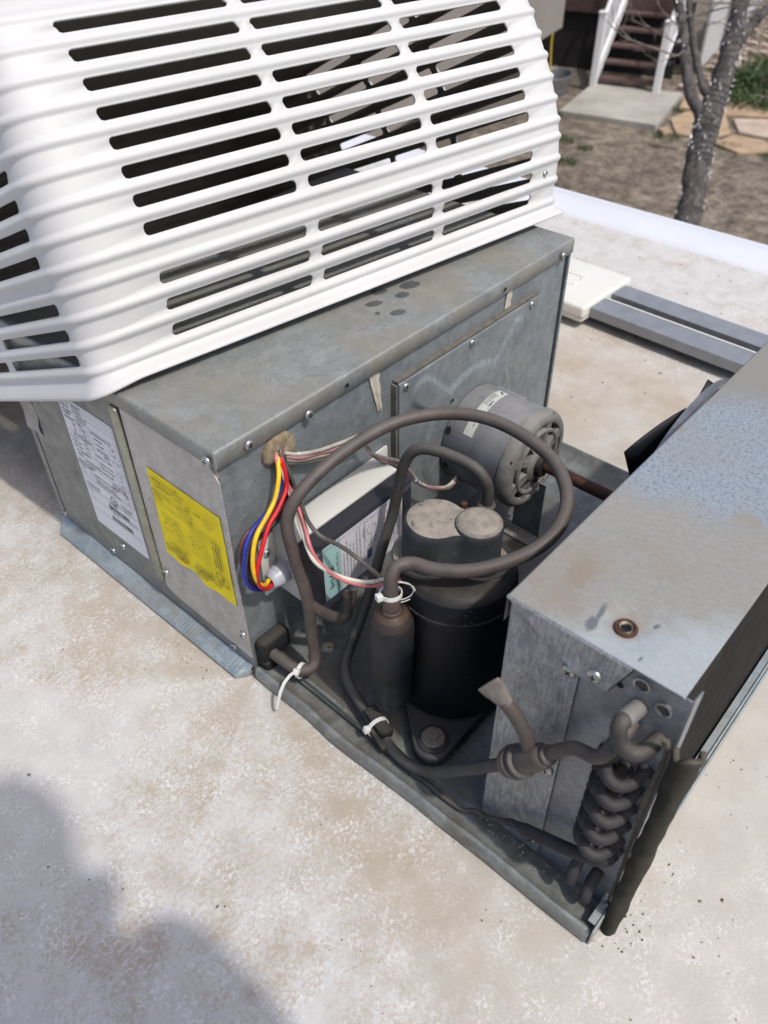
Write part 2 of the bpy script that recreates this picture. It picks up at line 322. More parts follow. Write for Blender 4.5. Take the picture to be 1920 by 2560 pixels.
class MB:
    """collects shapes for ONE mesh object; coordinates are in the parent's frame"""
    def __init__(s): s.v = []; s.f = []; s.mi = []
    def add(s, vs, fs, mi=0):
        n = len(s.v); s.v += [tuple(q) for q in vs]; s.f += [tuple(i + n for i in f) for f in fs]; s.mi += [mi] * len(fs); return s
    def box(s, lo, hi, bev=0.0, mi=0, rot=None, seg=2):
        bm = bmesh.new(); bmesh.ops.create_cube(bm, size=1)
        L, H = Vector(lo), Vector(hi); c = (L + H) / 2; d = H - L
        for q in bm.verts: q.co = Vector((q.co.x * d.x, q.co.y * d.y, q.co.z * d.z))
        if bev: bmesh.ops.bevel(bm, geom=list(bm.edges), offset=bev, segments=seg, affect='EDGES', profile=0.5)
        for q in bm.verts: q.co = (rot @ q.co if rot else q.co) + c
        bm.verts.index_update(); s.add([q.co for q in bm.verts], [[q.index for q in f.verts] for f in bm.faces], mi); bm.free(); return s
    def tube(s, pts, r, seg=12, sub=6, mi=0, cap=True, closed=False):
        pts = [Vector(p) for p in pts]
        rs = r if isinstance(r, (list, tuple)) else [r] * len(pts)
        P, Q = [], []
        n = len(pts)
        if sub > 1 and n > 2:
            rng = n if closed else n - 1
            for i in range(rng):
                if closed: p0, p1, p2, p3 = pts[(i - 1) % n], pts[i], pts[(i + 1) % n], pts[(i + 2) % n]
                else: p0, p1, p2, p3 = pts[max(i - 1, 0)], pts[i], pts[i + 1], pts[min(i + 2, n - 1)]
                for k in range(sub):
                    t = k / sub
                    P.append(0.5 * ((2 * p1) + (p2 - p0) * t + (2 * p0 - 5 * p1 + 4 * p2 - p3) * t * t + (3 * p1 - p0 - 3 * p2 + p3) * t ** 3))
                    Q.append(rs[i] * (1 - t) + rs[(i + 1) % n] * t)
            if not closed: P.append(pts[-1]); Q.append(rs[-1])
        else: P, Q = pts, list(rs)
        tan = []
        m_ = len(P)
        for i in range(m_):
            a = P[(i - 1) % m_] if closed else P[max(i - 1, 0)]; b_ = P[(i + 1) % m_] if closed else P[min(i + 1, m_ - 1)]
            d = b_ - a; tan.append(d.normalized() if d.length > 1e-9 else Vector((0, 0, 1)))
        u = tan[0].orthogonal().normalized(); vs = []
        for i in range(m_):
            u = (u - tan[i] * u.dot(tan[i])).normalized(); v_ = tan[i].cross(u)
            for k in range(seg):
                a = 2 * math.pi * k / seg; vs.append(P[i] + (u * math.cos(a) + v_ * math.sin(a)) * Q[i])
        fs = []
        for i in range(m_ if closed else m_ - 1):
            j = (i + 1) % m_
            for k in range(seg):
                k2 = (k + 1) % seg; fs.append((i * seg + k, i * seg + k2, j * seg + k2, j * seg + k))
        if cap and not closed: fs.append(tuple(range(seg - 1, -1, -1))); fs.append(tuple((m_ - 1) * seg + k for k in range(seg)))
        return s.add(vs, fs, mi)
    def lathe(s, prof, c=(0, 0, 0), axis='Z', seg=32, mi=0, cap=True):
        ax = {'Z': (Vector((1, 0, 0)), Vector((0, 1, 0)), Vector((0, 0, 1))), 'Y': (Vector((0, 0, 1)), Vector((1, 0, 0)), Vector((0, 1, 0))), 'X': (Vector((0, 1, 0)), Vector((0, 0, 1)), Vector((1, 0, 0)))}[axis] if isinstance(axis, str) else axis
        c = Vector(c); vs = []; fs = []
        for r, h in prof:
            for k in range(seg):
                a = 2 * math.pi * k / seg; vs.append(c + ax[0] * (r * math.cos(a)) + ax[1] * (r * math.sin(a)) + ax[2] * h)
        for i in range(len(prof) - 1):
            for k in range(seg):
                k2 = (k + 1) % seg; fs.append((i * seg + k, i * seg + k2, (i + 1) * seg + k2, (i + 1) * seg + k))
        if cap: fs.append(tuple(range(seg - 1, -1, -1))); fs.append(tuple((len(prof) - 1) * seg + k for k in range(seg)))
        return s.add(vs, fs, mi)
    def prism(s, poly, frame, d, mi=0):
        """poly in 2D, frame = (origin, u, v); extruded by vector d"""
        o, u, v_ = [Vector(q) for q in frame]; d = Vector(d); n = len(poly)
        vs = [o + u * a + v_ * b_ for a, b_ in poly]; vs += [q + d for q in vs]
        fs = [tuple(range(n)), tuple(range(2 * n - 1, n - 1, -1))]
        for i in range(n): j = (i + 1) % n; fs.append((i, j, j + n, i + n)[::-1])
        return s.add(vs, fs, mi)
    def build(s, name, mat, parent=None, smooth=None, bevel=0.0, recalc=True):
        me = bpy.data.meshes.new(name); me.from_pydata(s.v, [], s.f)
        me.polygons.foreach_set('material_index', s.mi)
        if recalc or bevel:
            bm = bmesh.new(); bm.from_mesh(me)
            if bevel:
                es = [e for e in bm.edges if len(e.link_faces) == 2 and e.calc_face_angle(0) > 0.6]
                bmesh.ops.bevel(bm, geom=es, offset=bevel, segments=2, affect='EDGES', profile=0.5)
            bmesh.ops.recalc_face_normals(bm, faces=bm.faces); bm.to_mesh(me); bm.free()
        return finish(name, me, mat, parent, smooth)
def loft(rows, close_u=False):
    """rows: list of equal-length point lists -> (verts, faces)"""
    n = len(rows[0]); vs = [p for r in rows for p in r]; fs = []
    for i in range(len(rows) - 1):
        for k in range(n if close_u else n - 1):
            k2 = (k + 1) % n; fs.append((i * n + k, i * n + k2, (i + 1) * n + k2, (i + 1) * n + k))
    return vs, fs
def rrect(w_, h_, r, seg=5):
    out = []
    for cx, cy, a0 in ((w_ - r, h_ - r, 0), (r, h_ - r, 90), (r, r, 180), (w_ - r, r, 270)):
        for k in range(seg + 1):
            a = R(a0 + 90 * k / seg); out.append((cx + r * math.cos(a), cy + r * math.sin(a)))
    return out
# text -> flat mesh pieces
_tc = {}
def text_mesh(s):
    if s in _tc: return _tc[s]
    cu = bpy.data.curves.new('t', 'FONT'); cu.body = s; cu.size = 1.0; cu.resolution_u = 1
    o = bpy.data.objects.new('t', cu); COL.objects.link(o)
    dg = bpy.context.evaluated_depsgraph_get(); me = bpy.data.meshes.new_from_object(o.evaluated_get(dg))
    vs = [tuple(q.co) for q in me.vertices]; fs = [tuple(p.vertices) for p in me.polygons]
    bpy.data.objects.remove(o); bpy.data.curves.remove(cu); bpy.data.meshes.remove(me)
    _tc[s] = (vs, fs); return vs, fs
class Print:
    """flat ink on a label: origin o, reading direction u, up v, lifted along n"""
    def __init__(s, o, u, v, n, lift=0.0004):
        s.o, s.u, s.v, s.n = Vector(o) + Vector(n) * lift, Vector(u), Vector(v), Vector(n); s.mb = MB()
    def P(s, x, y): return s.o + s.u * x + s.v * y
    def text(s, x, y, size, t, mi=0, bold=0, sx=1.0, rot=0.0):
        vs, fs = text_mesh(t); ca, sa = math.cos(rot), math.sin(rot)
        s.mb.add([s.P(x + (a[0] * sx * ca - a[1] * sa) * size, y + (a[0] * sx * sa + a[1] * ca) * size) for a in vs], fs, mi)
        if bold: s.mb.add([s.P(x + a[0] * size * sx + bold, y + a[1] * size) for a in vs], fs, mi)
    def rect(s, x0, y0, x1, y1, mi=0): s.mb.add([s.P(x0, y0), s.P(x1, y0), s.P(x1, y1), s.P(x0, y1)], [(0, 1, 2, 3)], mi)
    def line(s, pts, w_=0.0004, mi=0):
        for (a, b_), (c_, d_) in zip(pts, pts[1:]):
            L = math.hypot(c_ - a, d_ - b_) or 1; nx, ny = -(d_ - b_) / L * w_ / 2, (c_ - a) / L * w_ / 2
            s.mb.add([s.P(a + nx, b_ + ny), s.P(c_ + nx, d_ + ny), s.P(c_ - nx, d_ - ny), s.P(a - nx, b_ - ny)], [(0, 1, 2, 3)], mi)
    def circle(s, x, y, r, w_=0.0004, mi=0, n=20, ry=None):
        ry = ry or r; s.line([(x + r * math.cos(2 * math.pi * k / n), y + ry * math.sin(2 * math.pi * k / n)) for k in range(n + 1)], w_, mi)
    def frame(s, x0, y0, x1, y1, w_=0.0003, mi=0): s.line([(x0, y0), (x1, y0), (x1, y1), (x0, y1), (x0, y0)], w_, mi)
    def scribble(s, x, y, w_, h_, mi=0):
        """print too small to read in the photograph"""
        a = x
        while a < x + w_:
            d = h_ * random.uniform(0.35, 0.6); y0 = y + h_ * random.uniform(0, .12); y1 = y + h_ * random.uniform(.72, 1)
            t = h_ * 0.2
            k = random.random()
            s.rect(a, y0, a + t, y1, mi)
            if k < .7: s.rect(a + t, (y0 if k < .35 else y1 - t), a + d, (y0 + t if k < .35 else y1), mi)
            if random.random() < .5: s.rect(a + d - t, y0, a + d, (y0 + y1) / 2, mi)
            a += d + h_ * (0.22 if random.random() > .16 else 0.6)
    def build(s, name, mats, parent): return s.mb.build(name, mats, parent, recalc=False)
# pan-head screw, shared mesh, axis +Z
def screw_mesh(r=0.0052, hh=0.0028):
    mb = MB(); mb.lathe([(r * 1.02, 0.0), (r, hh * 0.35), (r * 0.86, hh * 0.75), (r * 0.55, hh * 0.97), (0.0004, hh)], seg=18)
    for a in (0, 90):
        mb.box((-r * .5, -r * .11, hh * .78), (r * .5, r * .11, hh * 1.04), mi=1, rot=Matrix.Rotation(R(a + 20), 3, 'Z'))
    o = mb.build('screw', ['screw_metal', 'black_void'], None, smooth=50); me = o.data; bpy.data.objects.remove(o); return me
SCREW = screw_mesh()
def place(me, name, loc, nrm, parent, spin=0.0, scale=1.0):
    o = bpy.data.objects.new(name, me); COL.objects.link(o); o.parent = parent
    q = Vector(nrm).to_track_quat('Z', 'Y'); o.rotation_mode = 'QUATERNION'; o.rotation_quaternion = q @ Matrix.Rotation(spin, 3, 'Z').to_quaternion()
    o.location = loc; o.scale = (scale,) * 3; return o
def screw(loc, nrm, parent, scale=1.0): return place(SCREW, 'screw', loc, nrm, parent, random.uniform(0, 3), scale)

# ================================================================== SETTING
YU = Vector((0.972, 0.233, 0)); YV = Vector((-0.233, 0.972, 0)); GZ = -3.2
def yard(u, v, z): return YU * u + YV * v + Vector((0, 0, z))
def grid_sheet(name, x0, x1, y0, y1, z, nx, ny, mat, amp=0.0):
    rows = [[Vector((x0 + (x1 - x0) * i / nx, y0 + (y1 - y0) * j / ny, z + amp * mnoise.noise(Vector((x0 + (x1 - x0) * i / nx, y0 + (y1 - y0) * j / ny, 0)) * 0.8))) for i in range(nx + 1)] for j in range(ny + 1)]
    mb = MB(); mb.add(*loft(rows)); return mb.build(name, mat, None, smooth=60)
tag(grid_sheet('ground', -60, 160, -90, 110, GZ - 0.02, 220, 200, 'dirt', 0.03), kind='structure')

# roof of the trailer the unit stands on
roof_prof = [(-1.30, -0.35), (-1.295, -0.08), (-1.27, -0.035), (-1.22, -0.008), (-1.15, 0.0)] + [(-1.15 + 2.59 * k / 30, 0.0) for k in range(1, 31)]
mb = MB(); ys = [-4.5 + 9.5 * k / 60 for k in range(61)]
mb.add(*loft([[Vector((x, y, z)) for x, z in roof_prof] for y in ys]))
roof = tag(mb.build('roof', 'roof_membrane', None, smooth=50), kind='structure')
edge_prof = [(1.43, -0.004), (1.437, 0.004), (1.45, 0.007), (1.48, 0.011), (1.52, 0.011), (1.56, 0.004), (1.595, -0.010), (1.622, -0.034), (1.637, -0.065), (1.643, -0.11), (1.645, -0.40)]
mb = MB(); mb.add(*loft([[Vector((x, y, z + 0.0012 * math.sin(y * 7) * (1 if 0 < i < 6 else 0))) for i, (x, z) in enumerate(edge_prof)] for y in ys])); mb.build('roof_edge', 'roof_edge_white', roof, smooth=60)
mb = MB(); mb.box((-1.29, -4.49, -2.6), (1.63, 4.99, -0.02)); mb.build('trailer_body', 'roof_edge_white', roof)
# grit and debris lying on the roof
def chip(mb, x, y, s):
    n = 5; a0 = random.uniform(0, 6.28); st = random.uniform(.6, 1.6)
    ring = [(x + s * st * math.cos(a0 + 6.28 * k / n) * random.uniform(.5, 1), y + s * math.sin(a0 + 6.28 * k / n) * random.uniform(.5, 1)) for k in range(n)]
    h = s * random.uniform(.25, .6)
    mb.add([Vector((a, b_, 0.0003)) for a, b_ in ring] + [Vector((x, y, h))], [(k, (k + 1) % n, n) for k in range(n)], random.choice((0, 0, 1)))
mb = MB()
for _ in range(170): chip(mb, random.uniform(-0.35, 0.45), random.uniform(-0.75, 0.12), 0.0007 * random.uniform(.5, 1.5) ** 2)
for _ in range(80):  # gathers beside the coil
    t = random.random(); chip(mb, 0.02 + t * 0.45 + random.gauss(0, .01), -0.468 - abs(random.gauss(0, .05)), 0.0006 * random.uniform(.5, 1.6) ** 2)
for _ in range(40): chip(mb, random.gauss(0.03, .02), random.gauss(-.475, .012), 0.0009 * random.uniform(.6, 1.8))
for _ in range(60): chip(mb, -0.03 - abs(random.gauss(0, .012)), random.uniform(-0.01, 0.2), 0.0008 * random.uniform(.5, 1.6))
for _ in range(120): chip(mb, random.uniform(.65, 1.4), random.uniform(-.3, .6), 0.0022 * random.uniform(.5, 1.6))
for x, y, s in ((-.205, -.175, .0022), (-.2, -.18, .0014), (-.29, -.02, .002), (-.25, .085, .003), (.05, -.532, .0018), (.066, -.549, .0015), (.10, -.515, .0028), (.115, -.53, .002)): chip(mb, x, y, s)
tag(mb.build('grit', ['washer_metal', 'leaf_dry'], None), 'dark grit scattered over the roof round the unit', 'grit', kind='stuff')

# ------------------------------------------------------------------ yard behind
pad = MB(); pad.prism([(13.3, 2.13), (15.27, 2.17), (15.2, 3.73), (13.38, 3.73)], (Vector((0, 0, GZ - 0.05)), YU, YV), (0, 0, 0.13)); 
tag(pad.build('concrete_pad', 'concrete', None, bevel=0.015), kind='structure')
path = MB(); path.prism([(12.3, -1.2), (15.6, -1.2), (15.6, 2.0), (12.6, 2.05)], (Vector((0, 0, GZ - 0.06)), YU, YV), (0, 0, 0.055))
path = tag(path.build('path', 'dirt', None), kind='structure')
stones = [([(13.05, 1.95), (13.3, 2.1), (13.42, 1.98), (13.2, 1.85)], 'flagstone_tan'), ([(13.2, 1.8), (13.9, 2.05), (14.4, 1.9), (14.5, 1.3), (13.6, 1.05), (13.1, 1.35)], 'flagstone_tan'),
          ([(14.5, 2.05), (15.1, 2.1), (15.15, 1.5), (14.6, 1.55)], 'flagstone_tan'), ([(13.0, 1.2), (13.5, 1.0), (13.4, .5), (12.95, .3), (12.7, .8)], 'flagstone_tan'),
          ([(13.65, .95), (14.3, 1.15), (14.5, .6), (14.0, .1), (13.55, .35)], 'flagstone_pink'), ([(14.45, 1.35), (15.2, 1.4), (15.3, .75), (14.7, .65)], 'flagstone_tan'),
          ([(13.4, .25), (13.9, .05), (13.7, -.6), (13.1, -.4), (13.0, .15)], 'flagstone_pink'), ([(14.6, .5), (15.3, .6), (15.2, -.2), (14.5, -.1)], 'flagstone_pink'),
          ([(12.9, .2), (13.0, -.45), (12.5, -.6), (12.45, .1)], 'flagstone_tan')]
for poly, mt in stones:
    mb = MB(); mb.prism(poly, (Vector((0, 0, GZ - 0.02)), YU, YV), (0, 0, random.uniform(.05, .075))); mb.build('flagstone', mt, path, bevel=0.02)

# house: taupe wall whose lower part is set back, under it the dark space below the deck
house = empty('house', (0, 0, 0), 'taupe stucco house wall behind the white cover', 'house')
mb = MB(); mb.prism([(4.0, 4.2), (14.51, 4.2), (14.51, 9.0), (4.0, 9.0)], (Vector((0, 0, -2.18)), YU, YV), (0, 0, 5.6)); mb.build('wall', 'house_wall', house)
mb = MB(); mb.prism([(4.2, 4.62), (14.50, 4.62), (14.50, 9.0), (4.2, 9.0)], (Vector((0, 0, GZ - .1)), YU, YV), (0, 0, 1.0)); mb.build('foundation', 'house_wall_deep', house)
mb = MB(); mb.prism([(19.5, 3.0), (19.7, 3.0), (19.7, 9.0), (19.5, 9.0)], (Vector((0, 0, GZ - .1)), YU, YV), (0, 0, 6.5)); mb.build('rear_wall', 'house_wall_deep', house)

deck = empty('deck', (0, 0, 0), 'raised brown deck with open steps and white railings', 'deck')
for k in range(22):
    mb = MB(); u0 = 16.45 + k * .145
    mb.prism([(u0, 2.45), (u0 + .138, 2.45), (u0 + .138, 8.5), (u0, 8.5)], (Vector((0, 0, -1.99)), YU, YV), (0, 0, .035)); mb.build('deck_plank', 'deck_board', deck)
mb = MB(); mb.prism([(16.40, 2.5), (16.44, 2.5), (16.44, 8.5), (16.40, 8.5)], (Vector((0, 0, -2.28)), YU, YV), (0, 0, .30)); mb.build('fascia', 'deck_board', deck)
for k in range(5):
    u0 = 15.14 + .265 * k; z = -3.055 + .2075 * k
    for j in (0, 1):
        mb = MB(); mb.prism([(u0 + .135 * j, 2.66), (u0 + .128 + .135 * j, 2.66), (u0 + .128 + .135 * j, 3.63), (u0 + .135 * j, 3.63)], (Vector((0, 0, z)), YU, YV), (0, 0, .04)); mb.build('step_board', 'deck_board', deck)
for v0 in (2.60, 3.64):
    mb = MB(); u1, u2 = 15.05, 16.5; a, b_ = yard(u1, v0, -3.16), yard(u2, v0, -2.02)
    mb.add([a, b_, b_ + Vector((0, 0, .22)), a + Vector((0, 0, .26))], [(0, 1, 2, 3)]); d = YV * .04
    n0 = len(mb.v); mb.add([q + d for q in (a, b_, b_ + Vector((0, 0, .22)), a + Vector((0, 0, .26)))], [(3, 2, 1, 0)])
    mb.f += [(0, 1, 5, 4), (1, 2, 6, 5), (2, 3, 7, 6), (3, 0, 4, 7)]; mb.mi += [0] * 4
    mb.build('stringer', 'rail_white', deck)
for (u0, v0, zb, zt) in ((15.08, 2.58, -3.13, -2.08), (15.08, 3.69, -3.13, -2.03), (16.5, 2.58, -2.0, -.9), (16.5, 3.69, -2.0, -.9), (18.9, 2.58, -2.0, -.9)):
    mb = MB(); rot = Matrix.Rotation(math.atan2(YU.y, YU.x), 3, 'Z'); c = yard(u0, v0, 0)
    mb.box(c + Vector((-.055, -.055, zb)), c + Vector((.055, .055, zt)), .006, rot=rot); mb.box(c + Vector((-.07, -.07, zt)), c + Vector((.07, .07, zt + .035)), .012, rot=rot); mb.build('newel_post', 'rail_white', deck)
def railing(p0, p1, n, h0, h1):
    for h in (h0, h1):
        mb = MB(); a, b_ = p0 + Vector((0, 0, h)), p1 + Vector((0, 0, h)); mb.tube([a, (a + b_) / 2, b_], .032, 6, 1); mb.build('handrail', 'rail_white', deck)
    for k in range(1, n):
        q = p0.lerp(p1, k / n); mb = MB(); mb.box(q + Vector((-.016, -.016, h0)), q + Vector((.016, .016, h1))); mb.build('baluster', 'rail_white', deck)
for v0 in (2.58, 3.69): railing(yard(15.08, v0, -3.13), yard(16.5, v0, -2.0), 11, .22, .98)
railing(yard(16.5, 2.58, -2.0), yard(18.9, 2.58, -2.0), 20, .12, .98); railing(yard(16.5, 3.69, -2.0), yard(16.5, 8.4, -2.0), 36, .12, .98)
mb = MB(); mb.prism([(17.6, 2.7), (17.75, 2.7), (17.75, 8.5), (17.6, 8.5)], (Vector((0, 0, GZ - .05)), YU, YV), (0, 0, 1.2)); mb.build('shade_wall', 'under_deck_shade', deck)  # dark wall whose colour stands in for shade under the deck
mb = MB(); mb.prism([(16.47, 2.62), (16.5, 2.62), (16.5, 8.4), (16.47, 8.4)], (Vector((0, 0, GZ - .05)), YU, YV), (0, 0, 1.18)); mb.build('shade_wall', 'under_deck_shade', deck)  # dark sheet added behind the steps to darken the space below the deck
for q in (3.1, 4.3): mb = MB(); c = yard(16.6, q, 0); mb.box(c + Vector((-.06, -.06, GZ)), c + Vector((.06, .06, -2.0))); mb.build('support_post', 'deck_board', deck)

# white slatted chain link fence running off behind the tree
fence = empty('slat_fence', (0, 0, 0), 'chain link fence with white privacy slats behind the tree', 'fence')
for k in range(95):
    u0 = 16.75 + k * .095; mb = MB(); c = yard(u0, 2.26, 0); rot = Matrix.Rotation(math.atan2(YU.y, YU.x), 3, 'Z')
    mb.box(c + Vector((-.040, -.001, GZ + .05)), c + Vector((.040, .001, GZ + 1.35)), rot=rot); mb.build('slat', 'slat_white', fence)
mb = MB()
for k in range(-14, 95):
    for s_ in (1, -1):
        a = 16.75 + k * .095; b_ = a + s_ * 1.3
        a2, b2 = max(16.75, min(25.7, a)), max(16.75, min(25.7, b_))
        if abs(a2 - b2) > .05:
            z0 = GZ + .05 + abs(a2 - a); z1 = GZ + .05 + 1.3 - abs(b_ - b2)
            mb.tube([yard(a2, 2.245, z0), yard(b2, 2.245, z1)], .0016, 4, 1, cap=False)
tag(mb.build('chain_mesh', 'wire_mesh', fence), kind='stuff')
for k in range(5): mb = MB(); q = yard(16.7 + k * 2.25, 2.23, 0); mb.tube([q + Vector((0, 0, GZ)), q + Vector((0, 0, GZ + 1.45))], .03, 8, 1); mb.build('post', 'wire_mesh', fence)

# galvanised tub and a yellow rope by the house
tub = empty('stock_tub', yard(14.62, 4.33, GZ - .01), 'oval galvanised tub standing below the house wall', 'tub')
mb = MB(); prof = [(.26, 0), (.29, .02), (.30, .12), (.305, .13), (.31, .14), (.325, .27), (.34, .275), (.34, .29), (.325, .295), (.315, .285), (.295, .05), (0.01, .04)]
mb.lathe(prof, seg=36); [None for _ in range(1)]
mb.v = [(x * 1.45, y, z) for x, y, z in mb.v]; mb.build('wall', 'tub_metal', tub, smooth=40)
mb = MB()
for s_ in (-1, 1): mb.tube([(s_ * .475, -.06, .2), (s_ * .51, -.05, .19), (s_ * .51, .05, .19), (s_ * .475, .06, .2)], .008, 6, 3)
mb.build('handle', 'tub_metal', tub)
mb = MB(); mb.tube([yard(15.0, 4.50, -2.2), yard(14.9, 4.48, -2.5), yard(14.75, 4.40, -2.85), yard(14.62, 4.33, -3.02), yard(14.5, 4.3, -3.08)], .014, 8, 5)
tag(mb.build('rope', 'hose_yellow', None, smooth=60), 'yellow rope hanging down into the galvanised tub', 'rope')
chair = empty('garden_chair', yard(16.9, 4.75, GZ), 'dark metal chair standing in the shade below the deck', 'chair')
for x, y in ((-.25, -.25), (.25, -.25), (-.25, .25), (.25, .25)):
    mb = MB(); mb.tube([(x, y, 0), (x * .95, y * .95, .42)] + ([(x * .9, y * 1.2, .85)] if y > 0 else []), .016, 6, 1); mb.build('leg', 'dark_metal', chair)
mb = MB(); mb.box((-.26, -.26, .41), (.26, .26, .44), .01); mb.build('seat', 'dark_metal', chair)
mb = MB(); mb.box((-.25, .26, .5), (.25, .28, .84), .01); mb.build('backrest', 'dark_metal', chair)
mb = MB(); mb.tube([(-.27, -.25, .42), (-.28, -.24, .62), (-.27, .25, .64)], .014, 6, 4); mb.tube([(.27, -.25, .42), (.28, -.24, .62), (.27, .25, .64)], .014, 6, 4); mb.build('armrest', 'dark_metal', chair)

# tree wrapped in string lights
tree = empty('bare_tree', (4.86, 1.46, GZ), 'leafless tree wrapped in small string lights beyond the roof edge', 'tree')
TO = Vector((4.86, 1.46, GZ))
def br(pts, rs, sub=5, seg=10, wob=0.012):
    P = [Vector(p) - TO for p in pts]; mb = MB(); mb.tube(P, rs, seg, sub)
    mb.v = [tuple(Vector(q) + Vector((mnoise.noise(Vector(q) * 9), mnoise.noise(Vector(q) * 9 + Vector((7, 0, 0))), 0)) * wob) for q in mb.v]; return mb
trunk_pts = [(4.86, 1.46, -3.25), (4.9, 1.48, -2.9), (4.98, 1.52, -2.2), (5.288, 1.619, -1.475), (5.517, 1.728, -1.198), (5.688, 1.804, -1.007), (5.88, 1.849, -0.809), (6.104, 1.916, -0.575), (6.305, 2.007, -0.339), (6.474, 2.084, -0.142), (6.619, 2.137, 0.135), (6.751, 2.17, 0.531), (6.817, 2.203, 1.059)]
trunk_r = [0.110, 0.098, 0.093, 0.09, 0.085, 0.09, 0.073, 0.066, 0.059, 0.052, 0.042, 0.032, 0.014]
br(trunk_pts, trunk_r, seg=14, wob=.022).build('trunk', 'bark', tree, smooth=70)
LIMB = [([(5.642, 1.787, -1.053), (5.715, 1.873, -0.941), (5.728, 1.968, -0.846), (5.818, 2.101, -0.674), (5.926, 2.223, -0.493), (6.012, 2.339, -0.335), (6.104, 2.447, -0.178), (6.157, 2.533, 0.135), (6.157, 2.599, 0.597)], [0.049, 0.046, 0.043, 0.039, 0.035, 0.032, 0.028, 0.021, 0.01]), ([(5.827, 1.834, -0.855), (5.794, 1.931, -0.789), (5.895, 2.098, -0.578), (6.06, 2.284, -0.327), (6.157, 2.368, 0.003), (6.19, 2.401, 0.465)], [0.035, 0.029, 0.025, 0.022, 0.017, 0.007]), ([(6.025, 1.88, -0.657), (6.101, 1.886, -0.591), (6.244, 1.885, -0.481), (6.398, 1.838, -0.388), (6.561, 1.782, -0.295), (6.751, 1.708, -0.063), (6.949, 1.609, 0.333)], [0.042, 0.041, 0.036, 0.035, 0.032, 0.025, 0.007])]
for p, r_ in LIMB: br(p, r_).build('limb', 'bark', tree, smooth=70)
random.seed(21)
def twig(start, d, L, r, depth, mb):
    pts = [Vector(start)]; d = Vector(d).normalized(); n = 6
    for k in range(n):
        d = (d + Vector((random.gauss(0, .16), random.gauss(0, .16), random.gauss(0.03, .13)))).normalized(); pts.append(pts[-1] + d * L / n)
    mb.tube([p - TO for p in pts], [r * (1 - .8 * k / n) for k in range(n + 1)], 5, 2)
    if depth:
        for _ in range(random.randint(2, 4)):
            k = random.randint(2, n); dd = (d + Vector((random.gauss(0, .7), random.gauss(0, .7), random.gauss(.1, .5)))).normalized(); twig(pts[k], dd, L * random.uniform(.35, .6), r * .55, depth - 1, mb)
mb = MB()
tw = [((5.84, 2.124, -0.631), (-0.55, 0.75, 0.12), 0.49, 0.0091), ((5.926, 2.223, -0.492), (-0.5, 0.6, 0.45), 0.33, 0.007), ((5.959, 2.269, -0.426), (0.3, -0.8, 0.1), 0.59, 0.0084), ((5.972, 2.296, -0.393), (0.5, -0.5, -0.2), 0.4, 0.007), ((6.025, 2.335, -0.327), (-0.3, 0.5, 0.5), 0.4, 0.007), ((6.058, 2.269, -0.34), (0.2, -0.9, 0.05), 0.73, 0.0084), ((6.223, 1.972, -0.426), (0.2, -0.8, 0.3), 0.59, 0.0084), ((6.394, 1.84, -0.393), (0.5, -0.7, 0.2), 0.53, 0.007), ((5.893, 2.098, -0.578), (-0.2, 0.9, -0.15), 0.36, 0.0063), ((6.289, 2.005, -0.347), (-0.4, 0.5, 0.5), 0.46, 0.007), ((6.058, 2.282, -0.327), (-0.8, 0.3, 0.3), 0.4, 0.0063), ((5.893, 2.183, -0.525), (0.6, -0.55, 0.25), 0.4, 0.0056), ((6.104, 2.447, -0.175), (-0.3, 0.6, 0.4), 0.46, 0.007), ((5.86, 2.137, -0.591), (-0.7, -0.3, -0.25), 0.33, 0.0049)]
for s_, d, L, r_ in tw: twig(s_, d, L, r_, 2, mb)
for _ in range(26):
    p, rr = random.choice([(trunk_pts[8:], 1), (LIMB[0][0][6:], 1), (LIMB[1][0][3:], 1), (LIMB[2][0][4:], 1)])
    twig(random.choice(p), (random.gauss(0, 1), random.gauss(0, 1), random.uniform(.1, 1)), random.uniform(.4, .85), .009, 2, mb)
mb.build('twigs', 'twig', tree, smooth=60)
lights = empty('string_lights', TO, 'string of small white bulbs wound round the bare tree', 'string lights')
def along(pts, rs, t):
    n = len(pts) - 1; k = min(int(t * n), n - 1); f = t * n - k
    a, b_ = Vector(pts[k]), Vector(pts[k + 1]); return a.lerp(b_, f), (b_ - a).normalized(), rs[k] * (1 - f) + rs[k + 1] * f
mw, mbulb = MB(), MB()
for pts, rs, turns, nb in ((trunk_pts[1:10], trunk_r[1:10], 52, 260), (LIMB[0][0][3:7], LIMB[0][1][3:7], 9, 30), (LIMB[2][0][:5], LIMB[2][1][:5], 4, 10)):
    wp = []
    for k in range(turns * 12 + 1):
        c, d, r_ = along(pts, rs, k / (turns * 12)); u = d.orthogonal().normalized(); v_ = d.cross(u); a = 6.283 * k / 12
        wp.append(c + (u * math.cos(a) + v_ * math.sin(a)) * (r_ + .005) - TO)
    mw.tube(wp, .0022, 4, 1)
    for k in range(nb):
        c, d, r_ = along(pts, rs, random.random()); u = d.orthogonal().normalized(); v_ = d.cross(u); a = random.uniform(0, 6.283); o_ = (u * math.cos(a) + v_ * math.sin(a))
        p = c + o_ * (r_ + .004) - TO; q = (o_ * .5 + d * random.gauss(0, 1) + u.cross(o_) * random.gauss(0, 1)).normalized()
        mbulb.tube([p, p + q * .022], [.0042, .002], 5, 1)
mw.build('lamp_wire', 'wire_black', lights); tag(mbulb.build('bulbs', 'bulb', lights), kind='stuff')
random.seed(5)
